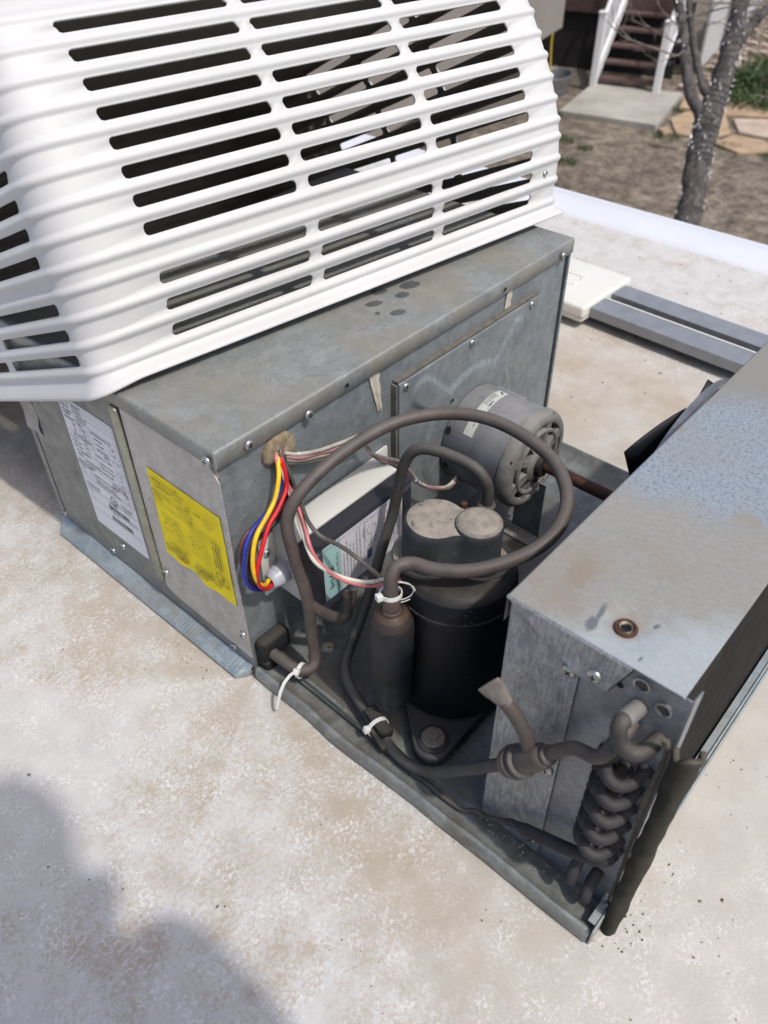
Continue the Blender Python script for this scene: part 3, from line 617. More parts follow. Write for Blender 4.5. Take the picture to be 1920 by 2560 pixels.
# low green plants right of the tree
def leafy(mb, c, rad, h, n, ls):
    for _ in range(n):
        a = random.uniform(0, 6.283); rr = rad * math.sqrt(random.random()); p = c + Vector((rr * math.cos(a), rr * math.sin(a), h * random.random() ** .7 * (1 - .5 * (rr / rad) ** 2)))
        d = Vector((random.gauss(0, 1), random.gauss(0, 1), random.uniform(.2, 1.4))).normalized() * ls * random.uniform(.6, 1.4); s_ = d.cross(Vector((random.gauss(0, 1), random.gauss(0, 1), random.gauss(0, 1)))).normalized() * ls * .3
        mb.add([p, p + d * .5 + s_, p + d, p + d * .5 - s_], [(0, 1, 2, 3)])
for (u0, v0, rad, h, n, lab) in ((16.1, .95, .62, .55, 2600, 'large dark green leafy bush right of the tree'), (15.15, .85, .5, .32, 1500, 'low green plant at the edge of the flagstones'), (17.2, 1.0, .55, .4, 1400, 'green plant behind the large bush')):
    c = yard(u0, v0, GZ); t = empty('leafy_bush', c, lab, 'bush', 'green plants by the flagstones'); mb = MB(); [leafy(mb, Vector((rad * random.uniform(-.8, .8), rad * random.uniform(-.8, .8), 0)), rad * random.uniform(.3, .6), h * random.uniform(.35, 1.0), n // 9, .06) for _ in range(9)]; mb.build('foliage', 'leaf_green', t)
    mb = MB(); [mb.tube([(random.gauss(0, .05), random.gauss(0, .05), -.02), (random.gauss(0, rad * .3), random.gauss(0, rad * .3), h * .6)], .008, 5, 1) for _ in range(9)]; mb.build('stems', 'twig', t)
mb = MB()
for u0, v0, s_ in ((12.2, 3.2, .14), (11.3, 2.9, .16), (12.0, 2.85, .12), (13.05, 1.9, .2), (12.95, .95, .16), (12.8, .35, .18), (13.35, 3.8, .14), (14.5, 1.95, .2), (15.6, 1.3, .2), (16.4, 1.7, .2), (18.5, 1.2, .6), (21, .9, 1.2), (19.5, .3, 1.0), (17.3, 1.9, .25)):
    for _ in range(int(110 * s_ / .14)):
        a = random.uniform(0, 6.283); rr = s_ * math.sqrt(random.random()); p = yard(u0, v0, GZ - .01) + Vector((rr * math.cos(a), rr * math.sin(a), 0)); t = Vector((random.gauss(0, .03), random.gauss(0, .03), random.uniform(.04, .1))); q = Vector((random.gauss(0, 1), random.gauss(0, 1), 0)).normalized() * .006
        mb.add([p - q, p + q, p + t], [(0, 1, 2)])
tag(mb.build('grass', 'leaf_green', None), 'sparse green grass tufts in the bare dirt yard', 'grass', kind='stuff')
mb = MB()
for _ in range(900):
    u0, v0 = random.uniform(15.2, 24), random.uniform(-.6, 2.3); s_ = random.uniform(.02, .11) * random.random() ** .5; p = yard(u0, v0, GZ)
    bmv = [(p + Vector((random.uniform(.6, 1) * s_ * sx, random.uniform(.6, 1) * s_ * sy, random.uniform(.5, 1) * s_ * .7 * sz))) for sx in (-1, 1) for sy in (-1, 1) for sz in (-.3, 1)]
    mb.add(bmv, [(0, 1, 3, 2), (4, 6, 7, 5), (0, 4, 5, 1), (2, 3, 7, 6), (1, 5, 7, 3)])
tag(mb.build('rubble', 'flagstone_pink', None), 'loose pale stones and rubble in the yard behind the tree', 'rubble', kind='stuff')

# ================================================================== ROOFTOP AIR CONDITIONER (cover removed)
random.seed(11)
AC = empty('air_conditioner', (0, 0, 0), 'opened rooftop air conditioner with compressor, fan motor and coil exposed in its metal pan', 'air conditioner')
W_, D_, H_ = 0.614, 0.4145, 0.337
def wob(mb, amp, f=14, zonly=False):
    mb.v = [tuple(Vector(q) + Vector((0 if zonly else mnoise.noise(Vector(q) * f), 0 if zonly else mnoise.noise(Vector(q) * f + Vector((3, 1, 7))), mnoise.noise(Vector(q) * f + Vector((9, 4, 2))))) * amp) for q in mb.v]
# ---- base pan
mb = MB(); ny = 60
ysP = [-0.4525 + 0.4525 * k / ny for k in range(ny + 1)]
rows = []
for y in ysP:
    dx = 0.0018 * mnoise.noise(Vector((0, y * 16, 3))) - 0.006 * math.exp(-((y + 0.15) / 0.05) ** 2) * 0.6; dz = 0.0016 * mnoise.noise(Vector((5, y * 22, 1)))
    rows.append([Vector((x, y, z)) for x, z in ((0.030, 0.0015), (0.030, 0.0095), (0.20, 0.0095), (0.565, 0.0105), (0.578, 0.0140), (0.590, 0.0270), (0.5935, 0.0300), (0.597, 0.0295), (0.599, 0.0200), (0.600, 0.0020))])
mb.add(*loft(rows))
pan = mb.build('base_pan', 'pan_steel', AC, smooth=35)
mb = MB()   # front lip of the pan, under the coil
mb.box((-0.004, -0.4560, 0.0020), (0.600, -0.4543, 0.0300), 0.0005); mb.box((0.003, -0.4535, 0.0275), (0.598, -0.4465, 0.0287)); mb.box((0.05, -0.4585, 0.004), (0.598, -0.4568, 0.016), 0.0005)
mb.build('front_lip', 'flange_steel', pan)
mb = MB()   # bright folded edge along the left rim
rows = []
for y in ysP[:-1]:
    dx = 0.0018 * mnoise.noise(Vector((0, y * 16, 3))) - 0.0036 * math.exp(-((y + 0.15) / 0.05) ** 2); dz = 0.0016 * mnoise.noise(Vector((5, y * 22, 1)))
    rows.append([Vector((x + dx * (1 if x < .01 else .3), y, z + dz * (1 if x < .01 else .3))) for x, z in ((-0.0040, 0.0025), (-0.0052, 0.0030), (-0.0056, 0.0140), (-0.0046, 0.0192), (-0.0026, 0.0216), (-0.0002, 0.0220), (0.0016, 0.0208), (0.0028, 0.0188), (0.0036, 0.0176), (0.0120, 0.0158), (0.0215, 0.0128), (0.0240, 0.0110), (0.0312, 0.0104))])
mb.add(*loft(rows)); mb.build('rim_fold', 'rim_steel', pan, smooth=50)
mb = MB(); mb.box((0.0, -0.4545, 0.0), (0.0012, -0.4535, 0.034)); mb.build('corner_seam', 'black_void', pan)
# ---- cabinet
mb = MB(); mb.box((0.0, 0.0, 0.001), (0.606, 0.002, 0.330)); wall_f = mb.build('front_wall', 'cabinet_steel', AC)
mb = MB(); mb.box((0.0, 0.0022, 0.0005), (0.0018, D_, 0.330)); wall_l = mb.build('left_wall', 'left_wall_steel', AC)
mb = MB(); mb.box((0.6095, 0.010, 0.001), (0.6115, D_, 0.330)); mb.box((0.6095, -0.0035, 0.004), (0.6145, 0.0105, 0.322), 0.0008); wall_r = mb.build('right_wall', 'cabinet_steel', AC)
mb = MB(); mb.box((0.0022, D_ - 0.002, 0.001), (0.609, D_ - 0.0004, 0.330)); mb.build('back_wall', 'cabinet_steel', AC)
mb = MB(); mb.box((0.600, 0.0022, 0.02), (0.6088, 0.05, 0.325)); mb.build('corner_gap', 'black_void', wall_r)
# lid: top sheet with folded lips, slightly dished
mb = MB(); nx, ny = 30, 22; x0, x1, y0, y1 = -0.0045, W_ + 0.0045, -0.0045, D_ + 0.004
def lidz(x, y): return H_ + 0.0011 * mnoise.noise(Vector((x * 6, y * 6, 2))) - 0.0014 * math.sin(math.pi * (x - x0) / (x1 - x0)) * math.sin(math.pi * (y - y0) / (y1 - y0))
xs = [x0 + .0025, *[x0 + .0025 + (x1 - x0 - .005) * k / nx for k in range(1, nx)], x1 - .0025]; yl = [y0 + .0025, *[y0 + .0025 + (y1 - y0 - .005) * k / ny for k in range(1, ny)], y1 - .0025]
mb.add(*loft([[Vector((x, y, lidz(x, y))) for x in xs] for y in yl]))
def lip(path, out, drop):
    rows = []
    for k, (o_, dz) in enumerate(((0, 0), (0.0010, -0.0004), (0.0019, -0.0013), (0.0025, -0.0027), (0.0025, -drop), (0.0018, -drop - .0006), (0.0008, -drop))):
        rows.append([Vector((p.x + out.x * o_, p.y + out.y * o_, p.z + dz + (0.0007 * mnoise.noise(Vector((p.x * 20, p.y * 20, 8))) if k >= 4 else 0))) for p in path])
    mb.add(*loft(rows))
lip([Vector((x, yl[0], lidz(x, yl[0]))) for x in xs], Vector((0, -1, 0)), 0.020)
lip([Vector((xs[0], y, lidz(xs[0], y))) for y in yl], Vector((-1, 0, 0)), 0.0185)
lip([Vector((xs[-1], y, lidz(xs[-1], y))) for y in yl], Vector((1, 0, 0)), 0.0185)
lip([Vector((x, yl[-1], lidz(x, yl[-1]))) for x in xs], Vector((0, 1, 0)), 0.020)
for cx_ in (xs[0], xs[-1]):
    for cy_ in (yl[0], yl[-1]): mb.lathe([(.00235, .3178), (.00235, .3345), (.0018, .3360), (.0005, .3366)], (cx_, cy_, 0), 'Z', 12)
lid = mb.build('cabinet_lid', 'lid_steel', AC, smooth=50)
for x, z in ((0.0349, 0.3265), (0.1131, 0.3139), (0.586, 0.3235)): screw((x, -0.0072, z if x != .1131 else .3195), (0, -1, 0), lid)
screw((-0.0072, 0.004, 0.326), (-1, 0, 0), lid)
for x in (0.17, 0.453):
    mb = MB(); mb.lathe([(0.0001, 0), (0.0026, 0), (0.0026, .0004)], (x, -0.00715, 0.3262), (Vector((1, 0, 0)), Vector((0, 0, 1)), Vector((0, -1, 0))), 14); mb.build('hole', 'black_void', lid)
# water drops dried on the lid
for x, y, a, b_ in ((.305, .077, .013, .006), (.343, .066, .011, .0065), (.369, .076, .016, .0085), (.307, .042, .012, .006), (.332, .093, .013, .006), (.29, .058, .004, .003)):
    mb = MB(); n = 18; mb.add([Vector((x + (a * math.cos(6.283 * k / n) * .75 + b_ * math.sin(6.283 * k / n) * .6) * (1 + .12 * math.sin(k * 2.3)), y + (a * -.35 * math.cos(6.283 * k / n) + b_ * .9 * math.sin(6.283 * k / n)), lidz(x, y) + .0003)) for k in range(n)], [tuple(range(n))]); mb.build('water_spot', 'dark_spot', lid) if 'dark_spot' in M else None
# bottom flange outside the left wall, crimped
mb = MB(); rows = []
nfl = 240
for k in range(nfl + 1):
    y = 0.002 + 0.411 * k / nfl; e = min(1, (y - .000) / .012, (.4135 - y) / .022); rip = 0.0007 * math.sin(y * 2 * math.pi / 0.0058) * (0.5 + 0.5 * mnoise.noise(Vector((y * 30, 0, 0)))) if .015 < y < .40 else 0
    wdt = 0.0175 * max(0.08, e)
    rows.append([Vector((-0.0005, y, 0.0150)), Vector((-0.003, y, 0.0138)), Vector((-0.003 - wdt * .35, y, 0.0118 + rip)), Vector((-0.003 - wdt * .7, y, 0.0095 + rip)), Vector((-0.003 - wdt, y, 0.0075 + rip * .4)), Vector((-0.0038 - wdt, y, 0.0045)), Vector((-0.003 - wdt, y, 0.0018)), Vector((-0.001, y, 0.0012))])
mb.add(*loft(rows)); flange = mb.build('bottom_flange', 'flange_steel', AC, smooth=60)
# access plate and cover strip on the left wall
mb = MB(); mb.prism([(-0.003, 0.300), (0.006, 0.314), (0.006, 0.3185), (0.152, 0.3185), (0.154, 0.05), (0.140, 0.043), (-0.003, 0.036)], ((-0.0034, 0, 0), (0, 1, 0), (0, 0, 1)), (0.0016, 0, 0)); plate = mb.build('access_plate', 'access_steel', AC, bevel=0.0003)
mb = MB(); mb.prism([(0.155, 0.058), (0.170, 0.058), (0.171, 0.311), (0.166, 0.316), (0.157, 0.312)], ((-0.0060, 0, 0), (0, 1, 0), (0, 0, 1)), (0.0042, 0, 0)); strip = mb.build('seam_strip', 'strip_steel' if 'strip_steel' in M else 'flange_steel', AC, bevel=0.0012, smooth=40)
for y, z, x in ((0.249, 0.054, 0), (0.283, 0.024, 0), (0.035, 0.024, 0), (0.402, 0.022, 0)): screw((x - .0002, y, z), (-1, 0, 0), wall_l, .95)
screw((-0.0036, 0.146, 0.078), (-1, 0, 0), plate, 1.05); screw((-0.0036, 0.006, 0.072), (-1, 0, 0), plate, 1.0)
mb = MB(); mb.prism([(.3985, .02), (.3995, .02), (.3995, .31), (.3985, .31)], ((-.0006, 0, 0), (0, 1, 0), (0, 0, 1)), (.0008, 0, 0)); mb.build('seam', 'black_void', wall_l)
mb = MB(); rows = [[Vector((-0.0012 - .0012 * math.sin(i * 1.7 + j), .378 + .038 * i / 5 + .002 * math.sin(j * 1.3), .168 + .062 * j / 7)) for i in range(6)] for j in range(8)]; mb.add(*loft(rows)); mb.build('tape_strip', 'tape_grey', AC, smooth=30)
mb = MB(); mb.prism([(0.0, .303), (0.006, .303), (0.006, .318), (0.0, .318)], ((-.0016, 0, 0), (0, 1, 0), (0, 0, 1)), (.0012, 0, 0)); mb.build('corner_tab', 'tape_grey', AC)

# nameplate
XL = -0.0006
mb = MB(); mb.prism(rrect(.1125, .2035, .004), ((XL, .2985, .0705), (0, -1, 0), (0, 0, 1)), (.0004, 0, 0)); npl = mb.build('nameplate_label', 'label_white', AC); npl['label'] = 'white printed nameplate with barcodes'
p = Print((XL, .2985, .0705), (0, -1, 0), (0, 0, 1), (-1, 0, 0))
T = .0043
for x, y, t in ((.004, .195, 'MODEL NO.'), (.004, .1885, 'SERIAL NO.'), (.004, .182, 'USE CEILING'), (.004, .177, 'ASSEMBLY'), (.004, .1705, 'REFRIGERANT CHARGE'), (.017, .1635, 'TYPE'), (.017, .156, 'OZS.'), (.058, .1705, 'DESIGN PRESSURES PSIG'), (.062, .1635, 'HIGH SIDE'), (.062, .156, 'LOW SIDE'),
                (.014, .1485, 'ELECTRICAL RATINGS'), (.062, .1485, 'SINGLE PHASE'), (.004, .1425, 'AC-VOLTS'), (.004, .136, 'COMPR. LRA'), (.004, .1295, 'COMPR. RLA'), (.008, .1225, 'USE COMPRESSOR'), (.010, .117, 'RELAY'), (.074, .1425, 'HERTZ'), (.054, .136, 'COMPR. SCSC AMPS'),
                (.058, .1255, 'FAN MOTOR H.P.'), (.058, .119, 'FAN MOTOR FLA'), (.022, .1115, 'OPTIONAL ELECTRIC HEATER AMPS'), (.034, .0945, 'MINIMUM CIRCUIT AMPERAGE'), (.034, .088, 'MAXIMUM OVERCURRENT'), (.034, .083, 'PROTECTIVE DEVICE AMPERAGE'), (.074, .1025, 'WITH OPTIONAL'), (.074, .098, 'ELECTRIC HEATER'), (.004, .1055, 'WITHOUT OPTIONAL'), (.004, .101, 'ELECTRIC HEATER')):
    p.text(x, y, T, t, sx=.86, bold=.00012)
for x, y, t in ((.03, .195, '48203A866'), (.03, .1885, '050322366'), (.032, .182, '6401 8233 8330'), (.032, .177, '9330 715 735'), (.034, .1635, 'R-410A'), (.036, .156, '13.25'), (.034, .1425, '115'), (.034, .136, '63.0'), (.034, .1295, '10.3'), (.097, .1635, '447'), (.097, .156, '236'), (.1, .1425, '60'), (.098, .1255, '1/3'), (.098, .119, '3.4'), (.097, .1115, '13.3'), (.098, .0935, '30.6'), (.1, .086, '35'), (.009, .095, '16.6'), (.01, .088, '25')):
    p.text(x, y, T, t, sx=.86, bold=.00012)
for y in (.200, .1935, .187, .176): p.line([(.028, y), (.11, y)], .0003)
p.line([(.028, .2), (.028, .176)], .0003); p.line([(.11, .2), (.11, .0825)], .0003)
for x0_, y0_, x1_, y1_ in ((.031, .1545, .05, .169), (.055, .147, .11, .176), (.093, .1545, .11, .169), (.031, .128, .053, .148), (.093, .1345, .11, .1475), (.093, .1095, .11, .131), (.007, .0865, .026, .1), (.095, .0845, .11, .0975), (.031, .0815, .11, .108), (.004, .0815, .031, .108)): p.frame(x0_, y0_, x1_, y1_)
for q in (.1615, .1415): p.line([(.031, q), (.05, q)], .0003)
p.line([(.004, .153), (.055, .153)], .0003); p.line([(.053, .147), (.053, .115)], .0003); p.line([(.004, .115), (.053, .115)], .0003)
p.line([(.004, .064), (.109, .064)], .0005); p.line([(.004, .047), (.109, .047)], .0005); p.line([(.004, .0285), (.109, .0285)], .0005)
for y in (.071, .067): p.scribble(.005, y, .03, .0026)
p.text(.005, .0585, .003, 'REPLACED', sx=.9); p.scribble(.05, .06, .02, .0025)
p.circle(.0645, .0705, .0062, .0011, n=28); p.text(.0615, .0675, .0062, 'UL', bold=.0003); p.text(.0555, .0685, .0042, 'c', bold=.0002); p.text(.0718, .0675, .0036, 'US', bold=.0002); p.text(.0595, .0605, .003, 'LISTED', bold=.0002, sx=.9); p.scribble(.08, .072, .024, .0024); p.scribble(.08, .0685, .02, .0024); p.scribble(.083, .065, .014, .0024)
p.text(.05, .0588 - .003, .0034, 'MODEL NO.', sx=.9); p.text(.052, .0435, .0034, 'SERIAL NO.', sx=.9); p.text(.092, .0495, .0036, '48203A86', sx=.9)
for y0_, x0_ in ((.049, .047), (.0305, .047)):
    a = x0_
    while a < x0_ + .043: wd = random.choice((.00035, .0006, .0009)); p.rect(a, y0_, a + wd, y0_ + .0072); a += wd + random.choice((.0003, .0005, .0008))
p.build('label_print', ['print_ink'], npl)

# yellow wiring diagram label, wrinkled, its lower edge ragged
mb = MB(); rows = []; nyl, nzl = 44, 30
def yel(i, j):
    a, b_ = i / nyl, j / nzl; y = .1275 - .1215 * a - .004 * (b_ - .5) * (1 - a)
    zb = .1235 - .004 * a - .004 * math.exp(-((a - .62) / .09) ** 2) + .0035 * math.exp(-((a - .38) / .1) ** 2) + .003 * math.sin(a * 19) * (.3 + a * (1 - a))
    z = zb + (.2545 - .003 * a - zb) * b_
    wr = .0007 * abs(mnoise.noise(Vector((y * 26 + z * 14, z * 60, 4)))) + .0008 * max(0, mnoise.noise(Vector((y * 40, z * 18 - y * 30, 9)))) * (1.2 - b_ * .4)
    return Vector((-0.0039 - wr, y, z))
rows = [[yel(i, j) for i in range(nyl + 1)] for j in range(nzl + 1)]; mb.add(*loft(rows)); ylab = mb.build('wiring_label', 'label_yellow', AC, smooth=80, recalc=False); ylab['label'] = 'wrinkled yellow wiring diagram sticker'
class YPrint(Print):
    def P(s, x, y): return Vector((-0.0062, .1275 - x, .1225 + y))
p = YPrint((0, 0, 0), (0, -1, 0), (0, 0, 1), (-1, 0, 0))
p.text(.006, .1205, .0052, 'COMPRESSOR', sx=.62, bold=.0002); p.scribble(.03, .122, .022, .0032); p.scribble(.008, .1155, .038, .003); p.scribble(.012, .112, .045, .003); p.scribble(.046, .1185, .014, .003)
for y in (.104, .1, .096, .092): p.scribble(.004, y, .018, .003)
p.scribble(.024, .1015, .034, .003); p.frame(.004, .089, .054, .1075, .0003); p.frame(.0465, .0905, .053, .1015, .0003); p.line([(.005, .0885), (.107, .0885), (.107, .03), (.06, .03), (.06, .012), (.005, .02), (.005, .0885)], .0003)
p.circle(.063, .1135, .0065, .0005, ry=.0075); p.circle(.068, .109, .004, .0004); p.text(.078, .110, .0046, 'PLANT', bold=.0002, sx=.8); p.circle(.099, .1075, .0062, .0005, ry=.0065); p.scribble(.096, .107, .007, .0026)
for k in range(4): p.line([(.060 + .0025 * k, .107), (.060 + .0025 * k, .086 - k * .004), (.113, .086 - k * .004)], .0003)
p.circle(.072, .101, .0013, .0005); p.circle(.068, .092, .0013, .0005); p.circle(.0705, .0925, .0013, .0005)
for bx, by in ((.012, .042), (.058, .036)):
    for k in range(4): p.frame(bx + .018, by + k * .0085, bx + .032, by + .0085 * (k + 1), .0003); p.scribble(bx + .022, by + .003 + k * .0085, .007, .0024)
    p.circle(bx + .011, by + .024, .0055, .0005); p.line([(bx + .008, by + .022), (bx + .014, by + .027)], .0004); p.line([(bx, by + .034), (bx + .018, by + .034)], .0003); p.line([(bx + .032, by + .02), (bx + .04, by + .02), (bx + .04, by - .008), (bx + .01, by - .008)], .0003)
    p.line([(bx + .001 + .0009 * k, by + .009 + .0028 * math.sin(k * 1.25)) for k in range(16)], .0004); p.scribble(bx + .001, by + .029, .005, .003); p.scribble(bx + .001, by + .018, .006, .003)
    p.scribble(bx + .004, by - .013, .03, .0032); p.scribble(bx + .008, by - .0175, .024, .0032)
for y in (.024, .02, .016): p.scribble(.006, y - .002, .038, .0034)
p.text(.058, .0135, .0052, 'COMPARTIMENT DU ORANGE', sx=.62, bold=.0002); p.text(.058, .0078, .0052, 'ELECTRIQUES', sx=.62, bold=.0002); p.scribble(.058, .019, .05, .0036)
p.text(.024, .0105, .0052, 'EQUIPMENT', sx=.62, bold=.0002)
for k in range(3): p.scribble(.1005 + k * .0048, .083 - k * .001, .003, .003); p.line([(.101 + k * .0045, .078), (.101 + k * .0045, .046)], .0012)
p.circle(.104, .034, .0065, .0005, ry=.0075); p.circle(.1115, .029, .0055, .0005, ry=.006); p.circle(.104, .034, .0048, .0004, ry=.006); p.scribble(.098, .0225, .018, .003)
p.build('label_print', ['print_dark'], ylab)

# ---- motor mounting panel on the front wall
pnl_o = []
mb = MB(); nx, nz = 130, 110
def emboss(x, z):
    cx, cz = .392, .150; d = math.hypot(x - cx, z - cz)
    def cap(ax, az, bx, bz, r): t = max(0, min(1, ((x - ax) * (bx - ax) + (z - az) * (bz - az)) / ((bx - ax) ** 2 + (bz - az) ** 2))); return math.hypot(x - ax - t * (bx - ax), z - az - t * (bz - az)) - r
    s_ = min(d - .094, cap(.355, .20, .292, .258, .018), cap(.43, .2, .487, .262, .012))
    k = max(0, min(1, .5 - s_ / .0078)); return .0036 * k * k * (3 - 2 * k)
rows = [[Vector((.2515 + .2805 * i / nx, -.0090 - emboss(.2515 + .2805 * i / nx, .012 + .2745 * j / nz), .012 + .2745 * j / nz)) for i in range(nx + 1)] for j in range(nz + 1)]
mb.add(*loft(rows)); n = len(rows[0])
for a, b_ in (((.2515, -.0090), (.532, -.0090)),): 
    mb.add([Vector((.2515, -.0090, .2865)), Vector((.532, -.0090, .2865)), Vector((.532, -.0002, .2895)), Vector((.2515, -.0002, .2895))], [(0, 1, 2, 3)])
    mb.add([Vector((.2515, -.0090, .012)), Vector((.2515, -.0090, .2865)), Vector((.2490, -.0002, .2895)), Vector((.2490, -.0002, .012))], [(0, 1, 2, 3)])
    mb.add([Vector((.532, -.0090, .012)), Vector((.532, -.0090, .2865)), Vector((.5345, -.0002, .2895)), Vector((.5345, -.0002, .012))], [(3, 2, 1, 0)])
panel = mb.build('motor_panel', 'cabinet_steel', AC, smooth=40)
for x, z in ((.262, .280), (.387, .281), (.517, .281)): screw((x, -.0092, z), (0, -1, 0), panel)
mb = MB(); mb.box((.2462, -.0080, .02), (.2486, -.0002, .287)); mb.box((.249, -.0080, .2898), (.535, -.0002, .2912)); mb.build('gasket', 'dust_gasket' if 'dust_gasket' in M else 'putty', panel)
for (x, z) in ((.345, .222), (.30, .13)):
    mb = MB(); mb.lathe([(0.0001, 0), (.0024, 0), (.0024, .0004)], (x, -.0155 if x > .32 else -.0094, z), (Vector((1, 0, 0)), Vector((0, 0, 1)), Vector((0, -1, 0))), 12); mb.build('hole', 'black_void', panel)
for xs_, zs_, wtop, wbot in (((.217, .226), (.3165, .263), .0085, .0032), ((.474, .471), (.3165, .292), .0065, .006)):
    mb = MB(); rows = []
    for j in range(9):
        t = j / 8; xc = xs_[0] + (xs_[1] - xs_[0]) * t; ww = wtop + (wbot - wtop) * t
        rows.append([Vector((xc + ww * (i / 3 - 1) + .0006 * math.sin(j * 2.1 + i), -.0009 - .0008 * abs(math.sin(i * 1.3 + j * .9)) - (.0016 if i == 3 and wbot < .005 else 0), zs_[0] + (zs_[1] - zs_[0]) * t)) for i in range(7)])
    mb.add(*loft(rows)); mb.build('tape_strip', 'tape', AC, smooth=30)
# putty where the wires leave the cabinet
pt = [(0.0835, 0.3145), (0.0944, 0.3026), (0.0964, 0.288), (0.092, 0.2821), (0.0799, 0.2862), (0.0683, 0.2842), (0.0552, 0.2862), (0.0517, 0.2924), (0.0543, 0.3041), (0.0629, 0.3130), (0.0714, 0.3155)]
mb = MB(); c = Vector((.0745, 0, .2995)); rows = []
for s_, h in ((1.0, .0), (1.0, .002), (.94, .0045), (.8, .0062), (.55, .0072), (.25, .0064), (.02, .0060)): rows.append([Vector((c.x + (x - c.x) * s_, -h - .0008 * mnoise.noise(Vector((x * 300 * s_, z * 300, 0))), c.z + (z - c.z) * s_)) for x, z in pt])
mb.add(*loft(rows, True)); putty = mb.build('putty_seal', 'putty', AC, smooth=70)
mb = MB()
for q in range(9):
    a = random.uniform(.064, .084); b_ = random.uniform(.293, .306); mb.tube([(a, -.0066, b_), (a + random.uniform(-.004, .004), -.0069, b_ + random.uniform(-.003, .003)), (a + random.uniform(-.006, .006), -.0064, b_ + random.uniform(-.004, .004))], .0004, 4, 3)
mb.build('putty_crack', 'putty_pale', putty)
mb = MB(); mb.tube([(.0785, -.008, .2885), (.0855, -.010, .2862), (.093, -.0105, .284)], .0016, 6, 3); mb.build('stripped_wire_end', 'wire_white', putty, smooth=60)

# ---- fan motor
MX, MZ = .392, .150
motor = None
mb = MB(); mb.lathe([(.0001, -.012), (.060, -.012), (.0645, -.0135), (.066, -.016), (.066, -.101), (.0655, -.103)], (MX, 0, MZ), 'Y', 64); motor = mb.build('fan_motor', 'motor_paint', AC, smooth=40)
mb = MB()   # end bell: rim, ribs, hub and louvred openings over a dark core
mb.lathe([(.0652, -.1005), (.0672, -.1015), (.0676, -.104), (.0672, -.111), (.064, -.1165), (.058, -.1195), (.0535, -.1185), (.0525, -.115), (.0525, -.108)], (MX, 0, MZ), 'Y', 64, cap=False)
mb.lathe([(.040, -.108), (.040, -.1185), (.0415, -.120), (.0445, -.120), (.046, -.1185), (.046, -.108)], (MX, 0, MZ), 'Y', 48, cap=False)
mb.lathe([(.026, -.108), (.026, -.1205), (.022, -.1235), (.017, -.1245), (.0165, -.118)], (MX, 0, MZ), 'Y', 40, cap=False)
for k in range(8):
    a = R(22 + 45 * k); d = Vector((math.cos(a), 0, math.sin(a))); t = Vector((-math.sin(a), 0, math.cos(a))); c = Vector((MX, 0, MZ)); wd = .0042 if k % 2 else .007
    vs = []
    for rr, ww, yy in ((.022, wd * .8, -.1215), (.036, wd, -.1185), (.0545, wd * 1.25, -.1180)):
        for s_ in (-1, 1): vs += [c + d * rr + t * ww * s_ + Vector((0, yy, 0)), c + d * rr + t * ww * s_ + Vector((0, -.107, 0))]
    mb.add(vs, [(0, 2, 6, 4), (4, 6, 10, 8), (0, 4, 5, 1), (4, 8, 9, 5), (2, 3, 7, 6), (6, 7, 11, 10)])
    if k % 2 == 0:   # louvre blade in the opening
        a2 = a + R(20); d2 = Vector((math.cos(a2), 0, math.sin(a2))); t2 = Vector((-math.sin(a2), 0, math.cos(a2)))
        mb.add([c + d2 * .027 - t2 * .002 + Vector((0, -.119, 0)), c + d2 * .040 - t2 * .002 + Vector((0, -.119, 0)), c + d2 * .040 + t2 * .008 + Vector((0, -.110, 0)), c + d2 * .027 + t2 * .006 + Vector((0, -.110, 0))], [(0, 1, 2, 3)])
bell = mb.build('end_bell', 'bell_metal', motor, smooth=40)
mb = MB(); mb.lathe([(.0001, -.1095), (.060, -.1095), (.060, -.108)], (MX, 0, MZ), 'Y', 40); mb.build('core', 'black_void', motor)
mb = MB(); mb.lathe([(.0165, -.118), (.0165, -.130), (.0155, -.1315), (.0085, -.1318), (.0085, -.126)], (MX, 0, MZ), 'Y', 32, cap=False); mb.build('shaft_slinger', 'rubber', motor, smooth=40)
mb = MB(); mb.lathe([(.0078, -.110), (.0078, -.300)], (MX, 0, MZ), 'Y', 20); mb.build('shaft', 'shaft_rust', motor, smooth=40)
for a in (62, 152, 242, 332):
    d = Vector((math.cos(R(a)), 0, math.sin(R(a)))); c = Vector((MX, 0, MZ)) + d * .0625
    mb = MB(); mb.lathe([(.0001, -.1165), (.0030, -.1163), (.0032, -.1150), (.0032, -.108)], (c.x, 0, c.z), 'Y', 12); mb.build('through_bolt', 'rust', motor, smooth=40)
def cyl_patch(name, a0, a1, y0_, y1_, mat, r=.0664, n=14, parent=None):
    mb = MB(); rows = [[Vector((MX + r * math.cos(R(a0 + (a1 - a0) * i / n)), y, MZ + r * math.sin(R(a0 + (a1 - a0) * i / n)))) for i in range(n + 1)] for y in (y0_, y1_)]; mb.add(*loft(rows)); return mb.build(name, mat, parent or motor, smooth=60)
wl = cyl_patch('warning_label', 72, 146, -.040, -.054, 'label_grey'); wl['label'] = 'grey curved safety warning sticker'
sl = cyl_patch('serial_label', 47, 62, -.028, -.072, 'label_grey')
class CPrint(Print):
    def P(s, x, y): a = R(s.a0) - x / .0667 ; return Vector((MX + .0667 * math.cos(a), s.y0 + y, MZ + .0667 * math.sin(a)))
p = CPrint((0, 0, 0), (1, 0, 0), (0, 0, 1), (0, 0, 0)); p.a0 = 140; p.y0 = -.0535
p.text(.0395, .0013, .0042, 'SAFETY', bold=.0002, sx=.8); [p.scribble(.040, .006 + .0017 * k, .024, .0012) for k in range(4)]
p.line([(.076, .009), (.071, .0065), (.075, .0065), (.069, .003)], .0012); p.scribble(.006, .004, .01, .002); p.build('label_print', ['print_dark'], wl)
